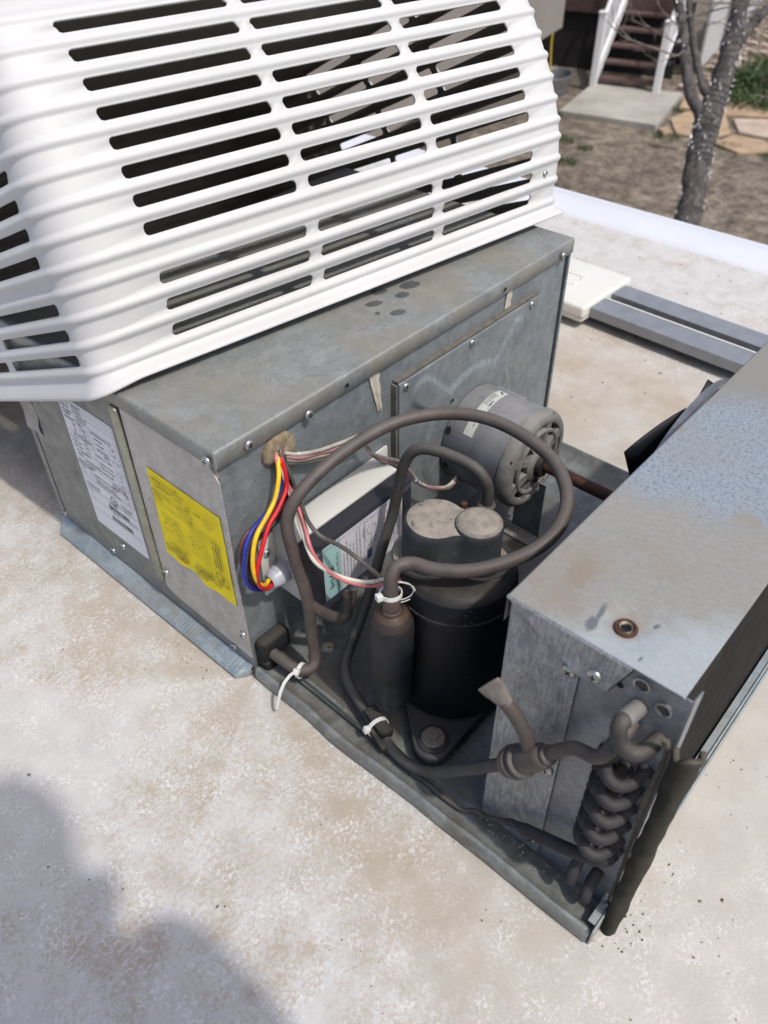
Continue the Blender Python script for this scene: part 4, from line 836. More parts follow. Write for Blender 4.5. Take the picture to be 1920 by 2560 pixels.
p = CPrint((0, 0, 0), (1, 0, 0), (0, 0, 1), (0, 0, 0)); p.a0 = 60; p.y0 = -.07
for k in range(7): p.rect(.003, .006 + k * .0045, .011, .0075 + k * .0045 + .001 * (k % 2))
p.rect(.003, .0385, .011, .0395); p.build('label_print', ['print_ink'], sl)
for a, y in ((195, -.022), (200, -.086), (222, -.04), (150, -.019)):
    mb = MB(); rows = []
    for i in range(7):
        aa = R(a - 5 + 10 * i / 6); hw = .0105 if a > 190 else .004
        wv = .0034 * math.sqrt(max(0, 1 - ((i - 3) / 3) ** 2)) + .0006
        rows.append([Vector((MX + .0666 * math.cos(aa), y - wv, MZ + .0666 * math.sin(aa))), Vector((MX + .0666 * math.cos(aa), y + wv, MZ + .0666 * math.sin(aa)))])
    mb.add(*loft(rows)); mb.build('vent_slot', 'black_void', motor)
mb = MB(); mb.prism([(-.128, .0115), (-.085, .0115), (-.085, .085), (-.108, .105), (-.128, .105)], ((.4075, 0, 0), (0, 1, 0), (0, 0, 1)), (.002, 0, 0)); mb.box((.385, -.128, .0112), (.4073, -.085, .0132)); bk = mb.build('motor_bracket', 'motor_paint', AC)
mb = MB(); mb.tube([(.4, -.110, .086), (.418, -.116, .0835)], .0028, 8, 1); mb.build('bracket_bolt', 'rust', bk)
screw((.4115, -.112, .088), (1, -.4, .2), bk, .8)
# fan behind the coil
mb = MB(); mb.lathe([(.008, -.262), (.030, -.264), (.032, -.285), (.008, -.288)], (MX, 0, MZ), 'Y', 28); fan = mb.build('fan_hub', 'blade_black', AC, smooth=40)
for k in range(5):
    a = 110 + 72 * k; rows = []
    for j in range(7):
        rr = .028 + (.168 - .028) * j / 6; row = []
        for i in range(6):
            aa = R(a + (-12 + 24 * i / 5) * (1.0 + .1 * j / 6)); row.append(Vector((MX + rr * math.cos(aa), -.288 + .030 * i / 5 * (1 - .2 * j / 6), MZ + rr * math.sin(aa))))
        rows.append(row)
    mb = MB(); mb.add(*loft(rows)); o = mb.build('blade', 'blade_black', fan, smooth=60); md = o.modifiers.new('thick', 'SOLIDIFY'); md.thickness = .0025
mb = MB(); rows = []
for y, r_ in ((-.3055, .186), (-.302, .180), (-.296, .1755), (-.290, .174), (-.290, .1725), (-.296, .1735)): rows.append([Vector((MX + r_ * math.cos(R(6 + 168 * k / 40)), y, .152 + r_ * math.sin(R(6 + 168 * k / 40)))) for k in range(41)])
mb.add(*loft(rows)); mb.build('fan_ring', 'tube_sheet_steel', AC, smooth=50)

# ---- compressor
CX, CY = .130, -.190
mb = MB(); mb.lathe([(.048, .030), (.057, .033), (.060, .040), (.060, .186), (.0618, .187), (.0618, .192), (.0605, .1935), (.0605, .205), (.058, .214), (.052, .2195), (.040, .2225), (.0001, .2235)], (CX, CY, 0), 'Z', 72); comp = mb.build('compressor', 'compressor_paint', AC, smooth=35)
def peanut(c1, r1, c2, r2, n=28):
    c1, c2 = Vector(c1), Vector(c2); out = []
    d = (c2 - c1); base = math.atan2(d.y, d.x)
    import math as mm
    pts = []
    for k in range(180):
        a = 2 * math.pi * k / 180; dd = Vector((math.cos(a), math.sin(a))); cen = c1.lerp(c2, .38)
        lo, hi = 0, .2
        for _ in range(26):
            m_ = (lo + hi) / 2; q = cen + dd * m_; h1, h2 = (q - c1).length - r1, (q - c2).length - r2
            kk = .012; hh = max(kk - abs(h1 - h2), 0) / kk; s_ = min(h1, h2) - hh * hh * kk * .25
            if s_ < 0: lo = m_
            else: hi = m_
        pts.append(cen + dd * lo)
    return pts, c1.lerp(c2, .38)
ol, cen = peanut((.1185, -.1665), .031, (.1385, -.2045), .0235)
mb = MB(); rows = []
for s_, z in ((1.07, .2235), (1.06, .2262), (1.0, .2275), (.99, .262), (.965, .2675), (.90, .2705), (.6, .2715), (.02, .2715)): rows.append([Vector((cen.x + (q.x - cen.x) * s_, cen.y + (q.y - cen.y) * s_, z)) for q in ol])
mb.add(*loft(rows, True)); cover = mb.build('terminal_cover', 'cover_plastic', comp, smooth=50)
mb = MB(); mb.lathe([(.0232, .262), (.0236, .2708), (.0222, .2738), (.019, .2752), (.0001, .2756)], (.1385, -.2045, 0), 'Z', 40); mb.build('cover_disc', 'cover_plastic', comp, smooth=50)
mb = MB(); rows = []
for s_, z in ((1.20, .2205), (1.21, .2228), (1.18, .2248), (1.05, .2252)): rows.append([Vector((cen.x + (q.x - cen.x) * s_, cen.y + (q.y - cen.y) * s_, z)) for q in ol])
mb.add(*loft(rows, True)); mb.build('cover_gasket', 'rubber_dusty' if 'rubber_dusty' in M else 'cover_plastic', comp, smooth=50)
p = Print((0, 0, .2718), (1, 0, 0), (0, 1, 0), (0, 0, 1)); p.text(.0945, -.158, .009, 'S', rot=R(-40)); p.text(.122, -.142, .009, 'C', rot=R(-75)); p.build('moulded_letters', ['print_ink'], comp)
mb = MB(); mb.lathe([(.0085, .2225), (.0085, .2385), (.0052, .2388), (.0052, .2455), (.0035, .246), (.0035, .254), (.001, .255)], (.1700, -.1640, 0), 'Z', 6); mb.build('top_nut', 'rust', comp)
mb = MB(); mb.tube([(.152, -.155, .2375), (.160, -.159, .2390), (.176, -.168, .2390), (.182, -.172, .2375)], .004, 6, 3); mb.build('cover_strap', 'fitting_steel', comp, smooth=50)
mb = MB(); mb.lathe([(.0085, .216), (.0085, .2415), (.0078, .243), (.0092, .245), (.0092, .2475), (.0075, .249)], (.1888, -.1786, 0), 'Z', 18); mb.build('discharge_stub', 'pipe_dark', comp, smooth=40)
# triangular foot plate, each corner on a rubber mount and bolt
corners = [(CX + .086 * math.cos(R(a)), CY + .086 * math.sin(R(a))) for a in (206, 326, 86)]
op = []
for i, a in enumerate((206, 326, 86)):
    for da in (-75, -50, -25, 0, 25, 50, 75): op.append(Vector((corners[i][0] + .021 * math.cos(R(a + da)), corners[i][1] + .021 * math.sin(R(a + da)))))
    a2 = a + 60; op.append(Vector((CX + .057 * math.cos(R(a2)), CY + .057 * math.sin(R(a2)))))
mb = MB(); rows = [[Vector((CX + (q.x - CX) * s_, CY + (q.y - CY) * s_, z)) for q in op] for s_, z in ((1.0, .0185), (1.02, .021), (1.02, .0295), (1.0, .0315), (.9, .0318), (.6, .0322), (.05, .033))]; mb.add(*loft(rows, True)); mb.add([r for r in rows[0]], [tuple(range(len(op)))]); foot = mb.build('mounting_foot', 'foot_paint', comp, smooth=50)
for (x, y) in corners:
    mb = MB(); mb.lathe([(.018, .0105), (.0195, .014), (.017, .0185)], (x, y, 0), 'Z', 24); mb.lathe([(.0165, .0318), (.017, .034), (.014, .0365), (.008, .037)], (x, y, 0), 'Z', 24); mb.build('rubber_mount', 'rubber', comp, smooth=40)
    mb = MB(); mb.lathe([(.0125, .0368), (.0125, .0388), (.0118, .0392), (.0001, .0392)], (x, y, 0), 'Z', 28); mb.lathe([(.0062, .0392), (.0062, .0438), (.0055, .0446), (.0001, .0446)], (x, y, 0), 'Z', 6); mb.build('hex_bolt', 'washer_metal', comp, smooth=25)
mb = MB(); mb.lathe([(.0001, .0331), (.0018, .0331), (.0018, .0333)], (.0705, -.252, 0), 'Z', 12); mb.build('hole', 'black_void', comp)
# wiring terminal shelf, clip and rating tag
mb = MB(); mb.box((.080, -.197, .2005), (.112, -.178, .2145), .003, rot=Matrix.Rotation(R(-30), 3, 'Z')); mb.build('terminal_block', 'rubber', comp)
mb = MB(); mb.prism([(0, 0), (.018, 0), (.02, .02), (.0, .026)], ((.0735, -.206, .186), (.55, -.83, 0), (0, 0, 1)), (.002, .002, 0)); mb.build('terminal_tab', 'washer_metal', comp)
mb = MB(); mb.prism([(0, 0), (.0055, 0), (.0055, .010), (0, .010)], ((.1855, -.2135, .186), (.5, .85, 0), (0, 0, 1)), (.0006, -.0004, 0)); mb.build('rating_tag', 'label_grey', comp)
# ---- accumulator
AX, AY = .0535, -.169
mb = MB(); mb.lathe([(.0001, .047), (.010, .0475), (.017, .052), (.0205, .060), (.0212, .075), (.0212, .1005), (.0222, .102), (.0222, .110), (.0226, .1105), (.0228, .172), (.0215, .184), (.017, .192), (.0105, .196), (.0098, .1965)], (AX, AY, 0), 'Z', 48, cap=False); accu = mb.build('accumulator', 'accumulator_paint', AC, smooth=40)
mb = MB(); mb.lathe([(.0098, .1945), (.0102, .1965), (.0095, .1985), (.0088, .199), (.0088, .214), (.0075, .2155), (.0070, .217)], (AX, AY, 0), 'Z', 24, cap=False); mb.build('neck', 'pipe_paint', accu, smooth=50)
mb = MB(); mb.lathe([(.0105, .1955), (.0112, .1968), (.0105, .198)], (AX, AY, 0), 'Z', 24, cap=False); mb.build('braze_ring', 'rust', accu)
mb = MB(); rows = []
for x, y in ((.0755, -.174), (.0785, -.1785), (.081, -.181), (.083, -.1835), (.087, -.2075), (.092, -.224), (.100, -.2375)):
    dd = Vector((x - CX, y - CY)).normalized() * .0012 if x > .083 else Vector((0, 0)); rows.append([Vector((x + dd.x, y + dd.y, .138)), Vector((x + dd.x, y + dd.y, .163))])
mb.add(*loft(rows)); o = mb.build('accumulator_bracket', 'rubber', AC, smooth=20); md = o.modifiers.new('thick', 'SOLIDIFY'); md.thickness = .0016

# ---- pipes
def pipe(name, pts, r, mat='pipe_paint', seg=14, sub=7, parent=AC):
    mb = MB(); mb.tube(pts, r, seg, sub); return mb.build(name, mat, parent, smooth=70)
LOOP = [(AX, AY, .214), (.0542, -.1675, .228), (.0580, -.1660, .2395), (.0655, -.1665, .2455), (0.0765, -0.175, 0.247), (0.0835, -0.196, 0.248), (0.0993, -0.2206, 0.25), (0.1214, -0.2409, 0.255), (0.1488, -0.2572, 0.262), (0.1776, -0.2634, 0.27), (0.2044, -0.2571, 0.278), (0.225, -0.2417, 0.286), (0.2436, -0.2129, 0.292), (0.2508, -0.1766, 0.297), (0.2488, -0.1374, 0.3), (0.2347, -0.1031, 0.3), (0.2102, -0.0763, 0.298), (0.1776, -0.0566, 0.294), (0.1352, -0.0466, 0.288), (0.0979, -0.0423, 0.28), (0.0694, -0.0392, 0.268), (0.0521, -0.0365, 0.252), (0.0438, -0.0379, 0.232), (0.0420, -0.0454, 0.2), (0.0418, -0.0591, 0.145), (0.0405, -0.0620, 0.09), (0.0385, -0.0660, 0.055), (0.0300, -0.0690, 0.0435), (0.0185, -0.0580, 0.041), (0.0160, -0.0300, 0.041), (0.0155, 0.0, 0.041)]
pipe('suction_pipe', LOOP, .0068, 'pipe_paint', 16)
DIS = [(0.1888, -0.1785, 0.236), (0.1898, -0.1781, 0.262), (0.188, -0.1741, 0.278), (0.1864, -0.1599, 0.288), (0.1819, -0.1333, 0.292), (0.1752, -0.1109, 0.292), (0.1697, -0.0972, 0.285), (0.1655, -0.0894, 0.268), (0.1621, -0.085, 0.24), (0.1549, -0.0821, 0.2), (0.1371, -0.0815, 0.16), (0.116, -0.0833, 0.115), (0.094, -0.0855, 0.08), (0.0733, -0.0884, 0.055), (0.0586, -0.0938, 0.042), (0.0472, -0.1085, 0.034), (0.0393, -0.1308, 0.030), (0.0301, -0.1588, 0.030), (0.0227, -0.1821, 0.030), (0.0171, -0.2028, 0.029), (0.0150, -0.2260, 0.031), (0.0150, -0.2530, 0.046), (0.0130, -0.2940, 0.099), (0.0105, -0.3358, 0.1588), (0.010, -0.345, .172)]
pipe('discharge_pipe', DIS, .0060, 'pipe_dark', 14)
mb = MB()   # filter and service tee on the discharge line
ax = (Vector((0.01, -0.3675, 0.2057)) - Vector((0.01, -0.3358, 0.1588))).normalized(); u = Vector((1, 0, 0)); v_ = ax.cross(u)
mb.lathe([(.0065, -.004), (.009, .0), (.0132, .006), (.0138, .012), (.0150, .013), (.0150, .0165), (.0126, .0175), (.0126, .0215), (.0148, .0225), (.0148, .026), (.0118, .0275), (.0112, .054), (.0095, .058), (.0075, .0595), (.0082, .060), (.0082, .064), (.0062, .0655)], (.010, -.3372, .1610), (u, v_, ax), 24); tee = mb.build('service_tee', 'pipe_paint', AC, smooth=40)
pipe('service_stub', [(0.01, -0.3563, 0.205), (0.0075, -0.349, 0.227), (0.005, -0.339, 0.2435), (0.003, -0.3304, 0.2545)], .0062, 'pipe_paint', 12, parent=tee)
mb = MB(); d = Vector((0.0, -0.3163, 0.2662)) - Vector((.003, -.3304, .2545)); s1 = Vector((0.003, -0.3304, 0.2545)); side = Vector((.45, -.5, .74)).normalized(); nn = d.normalized().cross(side)
rows = []
for t, a, b_ in ((-.15, .0062, .0062), (.25, .0085, .0036), (.6, .0105, .0016), (1.0, .0112, .0014), (1.05, .0108, .0012)): rows.append([s1 + d * t + side * a * math.cos(6.283 * k / 14) + nn * b_ * math.sin(6.283 * k / 14) for k in range(14)])
mb.add(*loft(rows, True)); mb.add(rows[-1], [tuple(range(14))]); mb.build('crimped_end', 'pipe_dust' if 'pipe_dust' in M else 'bell_metal', tee, smooth=60)
pipe('coil_inlet_pipe', [(0.01, -0.374, 0.2155), (0.01, -0.3772, 0.2236), (0.0095, -0.3898, 0.2420), (0.009, -0.3988, 0.2474), (0.0085, -0.4079, 0.2510), (0.009, -0.4148, 0.2616), (0.018, -0.419, 0.2740), (.034, -.4195, .279)], .0058)
pipe('process_pipe', [(0.0412, -0.0600, 0.1367), (0.0508, -0.066, 0.1214), (0.065, -0.074, 0.1036), (0.0741, -0.08, 0.099), (0.0798, -0.08, 0.1060), (0.083, -0.08, 0.118)], [.0064, .0062, .0062, .0062, .0060, .0062], 'pipe_paint')
mb = MB(); s1 = Vector((.0826, -.08, .116)); d = Vector((.004, -.001, .0185)); rows = []
for t, a, b_ in ((0, .0062, .0062), (.35, .0072, .0036), (.7, .0080, .0014), (1, .0078, .0012)): rows.append([s1 + d * t + Vector((.8, -.55, -.15)).normalized() * a * math.cos(6.283 * k / 14) + Vector((.55, .8, 0)).normalized() * b_ * math.sin(6.283 * k / 14) for k in range(14)])
mb.add(*loft(rows, True)); mb.add(rows[-1], [tuple(range(14))]); mb.build('pinched_end', 'pipe_paint', AC, smooth=60)
pipe('liquid_line', [(0.0134, -0.2304, 0.0220), (0.0150, -0.2499, 0.0205), (0.0142, -0.2744, 0.0205), (0.0160, -0.2961, 0.0205), (0.0205, -0.3060, 0.0255), (0.0215, -0.3193, 0.029), (0.0215, -0.3360, 0.043), (.0205, -.3450, .052)], .0026, 'pipe_dark', 10)
pipe('strainer', [(.0206, -.342, .050), (.0200, -.348, .0555), (0.0195, -0.354, 0.0600), (0.018, -0.3640, 0.0660), (0.018, -0.3835, 0.0752), (0.018, -0.4072, 0.0866), (0.018, -0.4268, 0.0990), (0.020, -0.4389, 0.1080), (.034, -.442, .110)], [.0030, .0042, .0036, .0062, .0062, .0062, .0058, .0058, .0058], 'bend_paint', 12)
pipe('capillary_tube', [(0.016, 0.002, 0.033), (0.0165, -0.0108, 0.0315), (0.0180, -0.0392, 0.0285), (0.0190, -0.0773, 0.0260), (0.0185, -0.1155, 0.0245), (0.0175, -0.1522, 0.0225), (0.0155, -0.1911, 0.0215), (0.0138, -0.2320, 0.0215)], .0017, 'pipe_teal' if 'pipe_teal' in M else 'pipe_dark', 8)
# rubber grommet where the lines enter the cabinet, foam pads strapped to the pipe
mb = MB(); mb.box((.003, -.020, .031), (.046, -.0005, .062), .007, seg=3); wob(mb, .0018, 60); gk = mb.build('pipe_grommet', 'rubber', AC, smooth=50)
mb = MB(); mb.box((.0035, -.020, .013), (.030, -.001, .030), .005, seg=3); wob(mb, .0014, 60); mb.build('lower_grommet', 'rubber', AC, smooth=50)
for c, L_, r_, tl in (((.0290, -.171, .036), .020, .0075, 0), ((.0190, -.180, .029), .018, .006, 1)):
    d = Vector((.0227 - .0301, -.1821 + .1588, 0)).normalized(); c = Vector(c); mb = MB(); mb.box((-L_, -r_, -r_ * .8), (L_, r_, r_ * .8), .0025, rot=Matrix.Rotation(math.atan2(d.y, d.x), 3, 'Z')); mb.v = [tuple(Vector(q) + c) for q in mb.v]; wob(mb, .001, 80); mb.build('pipe_pad', 'rubber' if tl == 0 else 'foam', AC, smooth=50)

# ---- condenser coil
mb = MB(); mb.box((.040, -.436, .012), (.592, -.345, .331)); cond = mb.build('condenser', 'fin_metal', AC); cond['label'] = 'finned condenser coil under a stained sheet metal cover'
mb = MB()
for k in range(370): x = .0385 + k * .0015; mb.box((x, -.4435 - .0004 * (k % 3), .013), (x + .00055, -.4355, .3318))
tag(mb.build('fins', 'fin_metal', cond), kind='stuff')
# top cover with dent round the fixing nut
mb = MB(); nx, ny = 80, 24; rows = []
def ctop(x, y): return .337 - .0022 * math.exp(-(((x - .060) / .020) ** 2 + ((y + .388) / .020) ** 2) ** 2) + .0006 * mnoise.noise(Vector((x * 12, y * 12, 5)))
for j in range(ny + 1):
    y = -.446 + .1395 * j / ny; rows.append([Vector((.0305 + .5695 * (i / nx), y, ctop(.0305 + .5695 * (i / nx), y))) for i in range(nx + 1)])
mb.add(*loft(rows))
mb.add(*loft([[Vector((q.x, q.y + dy, q.z + dz)) for q in rows[-1]] for dy, dz in ((0, 0), (.0012, -.0006), (.0018, -.002), (.0018, -.03))]))
mb.add(*loft([[Vector((q.x, q.y - dy, q.z + dz)) for q in rows[0]] for dy, dz in ((0, 0), (.0006, -.0008), (.0006, -.0022))]))
ctopo = mb.build('top_cover', 'condenser_top_steel', cond, smooth=45)
mb = MB(); mb.prism([(-.3055, .3345), (-.372, .2975), (-.3965, .3005), (-.409, .3345)], ((.0292, 0, 0), (0, 1, 0), (0, 0, 1)), (.0011, 0, 0)); 
mb.add([Vector((.0292, -.305, .3345)), Vector((.0292, -.409, .3345)), Vector((.0306, -.409, .3368)), Vector((.0306, -.305, .3368))], [(0, 1, 2, 3)]); flap = mb.build('side_flap', 'condenser_side_steel', cond)
mb = MB(); mb.prism([(-.3055, .3335), (-.3722, .2963), (-.3972, .2993), (-.4100, .3335)], ((.0306, 0, 0), (0, 1, 0), (0, 0, 1)), (.0004, 0, 0)); mb.build('flap_edge', 'black_void', flap)  # black sliver painted in as the shadow line below the flap
mb = MB(); rows = []
for j in range(15):
    z = .012 + (.334 - .012) * j / 14; rows.append([])
    for i in range(13):
        y0_ = -.375 + .003 * j / 14; y = y0_ + (-.3085 - y0_) * i / 12
        s_ = math.exp(-(((y + .338) / .016) ** 2 + ((z - .215) / .055) ** 2) ** 2); rows[-1].append(Vector((.0322 + .004 * s_ * math.exp(-((y + .325) / .02) ** 2), y, min(z, .3335 + (y + .3085) * .55 if y < -.3085 else z))))
mb.add(*loft(rows)); mb.add([Vector((.0322, -.3085, .012)), Vector((.0322, -.3085, .334)), Vector((.06, -.3075, .334)), Vector((.06, -.3075, .012))], [(0, 1, 2, 3)]); splate = mb.build('side_plate', 'condenser_side_steel', cond, smooth=30)
mb = MB(); mb.prism([(-.4515, .004), (-.368, .004), (-.368, .332), (-.4515, .3325)], ((.0345, 0, 0), (0, 1, 0), (0, 0, 1)), (.0012, 0, 0)); mb.prism([(-.0, .0), (.017, .0), (.017, .322), (0, .3285)], ((.0357, -.4527, .004), (1, 0, 0), (0, 0, 1)), (0, .0011, 0)); sheet = mb.build('tube_sheet', 'tube_sheet_steel', cond)
for y, z, x, pr_ in ((-.365, .294, .0318, splate), (-.385, .3085, .0288, flap), (-.3655, .156, .0318, splate), (-.366, .032, .0318, splate)): screw((x, y, z), (-1, 0, 0), pr_, 1.15)
mb = MB(); mb.lathe([(0.0001, 0), (.0026, 0), (.0026, .0004)], (.0343, -.403, .308), (Vector((0, 1, 0)), Vector((0, 0, 1)), Vector((-1, 0, 0))), 14); mb.build('hole', 'black_void', sheet)
for y, z in ((-.4175, .3225), (-.4365, .311)):
    mb = MB(); mb.lathe([(.0062, 0.0), (.0062, .0022), (.0052, .0024), (.0050, -.0), (.0048, -.004)], (.0344, y, z), (Vector((0, 1, 0)), Vector((0, 0, 1)), Vector((-1, 0, 0))), 20, cap=False); mb.lathe([(.0001, 0), (.0051, 0), (.0051, .0006)], (.0343, y, z), (Vector((0, 1, 0)), Vector((0, 0, 1)), Vector((-1, 0, 0))), 16, mi=1); mb.build('tube_collar', ['fitting_steel', 'dark_metal'], sheet, smooth=40)
# return bends
def bend(y0_, z0, y1_, z1, out, r_=.0056, parent=cond):
    a, b_ = Vector((.0345, y0_, z0)), Vector((.0345, y1_, z1)); mid = (a + b_) / 2; hw = (b_ - a) / 2
    pts = [a] + [mid - hw * math.cos(math.pi * k / 8) + Vector((-(.0345 - out) * math.sin(math.pi * k / 8) ** .8, 0, 0)) for k in range(1, 8)] + [b_]
    mb = MB(); mb.tube(pts, r_, 12, 3); 
    for q in (a, b_): mb.lathe([(r_ * 1.28, 0), (r_ * 1.28, .0035), (r_, .005)], (q.x + .0005, q.y, q.z), (Vector((0, 1, 0)), Vector((0, 0, 1)), Vector((-1, 0, 0))), 14)
    return mb.build('return_bend', 'bend_paint', parent, smooth=60)
for k in range(5):
    z = .2390 - .0278 * k; bend(-.4125, z + .0035, -.4395, z - .0035, .0060, .0050)
    bend(-.4075, z - .0105, -.4255, z - .0150, .0170, .0050)
for y, z in ((-.4165, .060), (-.4335, .045)): pipe('pipe_stub', [(.034, y, z + .010), (.024, y, z + .006), (.016, y - .001, z - .004), (.0145, y - .001, z - .012)], .0056, 'bend_paint', 12, 5, cond)
pipe('coil_outlet_elbow', [(.016, -.4184, .3030), (.0105, -.4180, .3035), (.0068, -.4190, .2985), (.0062, -.4225, .2890), (.0085, -.4290, .2815), (.0150, -.4360, .2790), (.0345, -.4410, .279)], .0062, 'pipe_dark', 14, 6, cond)
pipe('outlet_sleeve', [(.0345, -.4200, .2985), (.022, -.4190, .3015), (.0125, -.4180, .3040)], .0070, 'bell_metal', 14, 5, cond)
# rusty fixing nut in the cover
mb = MB(); c = (.0595, -.3875, .3352); mb.lathe([(.0088, -.0004), (.0088, .0012), (.0080, .0022), (.0066, .0024), (.0056, .0014), (.0050, -.006)], c, 'Z', 28, cap=False); nut = mb.build('rivet_nut', 'rust', cond, smooth=40)
mb = MB(); mb.lathe([(.0001, 0), (.0049, 0), (.0049, .0005)], (c[0], c[1], .3345), 'Z', 16); mb.build('hole', 'black_void', nut)
mb = MB()
for k in range(4): mb.lathe([(.0050, 0), (.0042, .0005), (.0050, .001)], (c[0], c[1], .3350 + k * .0005), 'Z', 18, cap=False)
mb.build('thread', 'washer_metal', nut)
# stamped ink on the tube sheet
p = Print((.0344, -.4035, .104), (0, -.05, 1), (0, 1, .05), (-1, 0, 0)); p.text(0, -.004, .0092, 'AIRQ HIGHSIDE 2 - 437 26 47', mi=0, sx=.68, rot=0)
p.build('stamped_print', ['print_blue'], sheet)
mb = MB(); mb.box((.0335, -.4145, .062), (.0343, -.4085, .0685)); mb.build('paper_tag', 'tape', sheet)
# foam strip hanging on the coil's front corner
mb = MB(); rows = []; rows2 = []
for j in range(46):
    t = j / 45; z = .0015 + .292 * t; bulge = .0105 + .002 * math.sin(t * 5 + .5) + .0085 * t * t; row = []
    for i in range(19):
        a = R(100 + 205 * i / 18); x = .0245 + .004 * t + bulge * math.cos(a) * .85; y = -.4615 - .002 * t + bulge * math.sin(a) * .62
        nz_ = mnoise.noise(Vector((x * 70, y * 70, z * 40))); row.append(Vector((x + .0022 * nz_, y + .0022 * mnoise.noise(Vector((x * 70 + 5, y * 70, z * 40))), z + (.004 * nz_ * 3 * (t ** 8 + (1 - t) ** 10)))))
    rows.append(row)
mb.add(*loft(rows)); o = mb.build('foam_strip', ['foam', 'foam_edge'], cond, smooth=60); md = o.modifiers.new('thick', 'SOLIDIFY'); md.thickness = .0042; md.offset = -1; md.material_offset_rim = 0
mb = MB(); mb.tube([(.0288, -.4520, .012), (.0285, -.4515, .09), (.0262, -.4505, .17), (.0235, -.4490, .22), (.0270, -.4500, .27), (.0215, -.4480, .296), (.0150, -.4455, .305)], [.0014, .0015, .0018, .0034, .0020, .0028, .0008], 8, 6); wob(mb, .0008, 90); mb.build('torn_foam_lip', 'foam_edge', cond, smooth=60)

# ---- soft starter box on the front wall
mb = MB(); mb.box((.052, -.038, .112), (.2155, -.0006, .2035), .0022); mb.box((.030, -.0042, .116), (.053, -.0006, .199), .0015); mb.box((.214, -.0042, .120), (.236, -.0006, .2085), .0015); ss = mb.build('soft_starter', 'box_plastic', AC, smooth=35); ss['label'] = 'white plastic soft starter box with clear lid'
mb = MB(); mb.box((.053, -.0585, .1135), (.2145, -.0384, .2020)); mb.build('dark_interior', 'cover_inside' if 'cover_inside' in M else 'wire_black', ss)
mb = MB(); mb.box((.0485, -.0655, .1085), (.2185, -.0386, .2068), .0030); mb.build('clear_cover', 'clear_plastic', ss, smooth=35)
mb = MB()
mb.box((.0505, -.0680, .1995), (.2165, -.0656, .2055), .001); mb.build('cover_ridge', 'clear_plastic', ss)
for x in (.0535, .2135):
    for z in (.1135, .2015):
        mb = MB(); mb.lathe([(.0052, 0), (.0052, .006), (.0045, .0066), (.0038, .0066), (.0036, .004)], (x, -.0655, z), (Vector((1, 0, 0)), Vector((0, 0, 1)), Vector((0, -1, 0))), 18, cap=False); mb.build('screw_boss', 'clear_plastic', ss, smooth=40); screw((x, -.0668, z), (0, -1, 0), ss, .6)
mb = MB(); mb.prism(rrect(.1285, .0805, .002), ((.068, -.0604, .1155), (1, 0, 0), (0, 0, 1)), (0, .0003, 0)); lab = mb.build('front_label', 'label_white', ss)
p = Print((.068, -.0604, .1155), (0, 0, 1), (-1, 0, 0), (0, -1, 0), .0003)   # text runs upward, lines step to the right
# y is measured to the left, so -y steps along +x
p.rect(.0005, -.0255, .080, -.0005, mi=1); p.line([(.0, -.0255), (.0805, -.0255)], .0004)
p.text(.014, -.0145, .0125, 'briidea', bold=.0006, sx=.95); p.circle(.0585, -.0075, .0013, .0003); p.text(.006, -.0225, .0062, 'Soft Starter for RV A/Cs', bold=.00025, sx=.92)
for k, L_ in enumerate((.044, .058, .052, .048, .060, .066)): p.line([(.004, -.0305 - k * .0052), (.0052, -.0315 - k * .0052), (.0065, -.0290 - k * .0052)], .0004); p.scribble(.009, -.0318 - k * .0052, L_, .0026)
p.frame(.012, -.092, .074, -.064, .0004); p.rect(.016, -.0755, .031, -.0675, mi=2); p.circle(.059, -.0755, .0070, .0005); p.line([(.052, -.0705), (.064, -.0805)], .0004); p.line([(.035, -.0755), (.052, -.0755)], .0004)
for k in range(5): p.line([(.031, -.0685 - .0015 * k), (.036 + .002 * k, -.0685 - .0015 * k), (.036 + .002 * k, -.083)], .0003); p.rect(.012 + k * .003, -.0835, .0135 + k * .003, -.0825)
p.circle(.038, -.0845, .0016, .0003); p.circle(.043, -.0845, .0016, .0003); p.line([(.046, -.0655), (.072, -.0655)], .0004); p.line([(.046, -.0655), (.046, -.0885), (.072, -.0885)], .0003); p.scribble(.054, -.0635, .014, .0022)
p.text(.028, -.0985, .0052, 'WARNINGS', mi=3, bold=.0003, sx=.9); p.mb.add([p.P(.057, -.0985), p.P(.0625, -.0985), p.P(.0597, -.0935)], [(0, 1, 2)], 4)
for k in range(4): p.scribble(.012, -.103 - .0035 * k, .056 - .008 * k, .0022, 3 if k < 2 else 0)
for k in range(3): p.scribble(.006, -.1165 - .0037 * k, .068 - .012 * k, .0024)
p.build('label_print', ['print_ink', 'label_teal', 'label_blue', 'print_red', 'print_yellow'], lab)
# cable gland: flange nut, ribbed body, domed cap
ax = (Vector((0, 1, 0)), Vector((0, 0, 1)), Vector((-1, 0, 0)))
mb = MB(); mb.lathe([(.0145, 0), (.0145, .005), (.0135, .0058)], (.0520, -.021, .1560), ax, 6); n = 48
prof = [(.0112, .0055), (.0116, .0065), (.0116, .0170), (.0110, .0185), (.0104, .0225), (.0086, .0262), (.0066, .0275), (.0060, .0262), (.0058, .020)]
for i, (r_, h) in enumerate(prof): pass
st = len(mb.v); rows = [[Vector((.0520, -.021, .1560)) + ax[0] * (r_ * (1 + (.035 * (k % 2) if .0065 <= h <= .017 else 0)) * math.cos(6.283 * k / n)) + ax[1] * (r_ * (1 + (.035 * (k % 2) if .0065 <= h <= .017 else 0)) * math.sin(6.283 * k / n)) + ax[2] * h for k in range(n)] for r_, h in prof]
mb.add(*loft(rows, True)); mb.build('cable_gland', 'gland_plastic', ss, smooth=35)
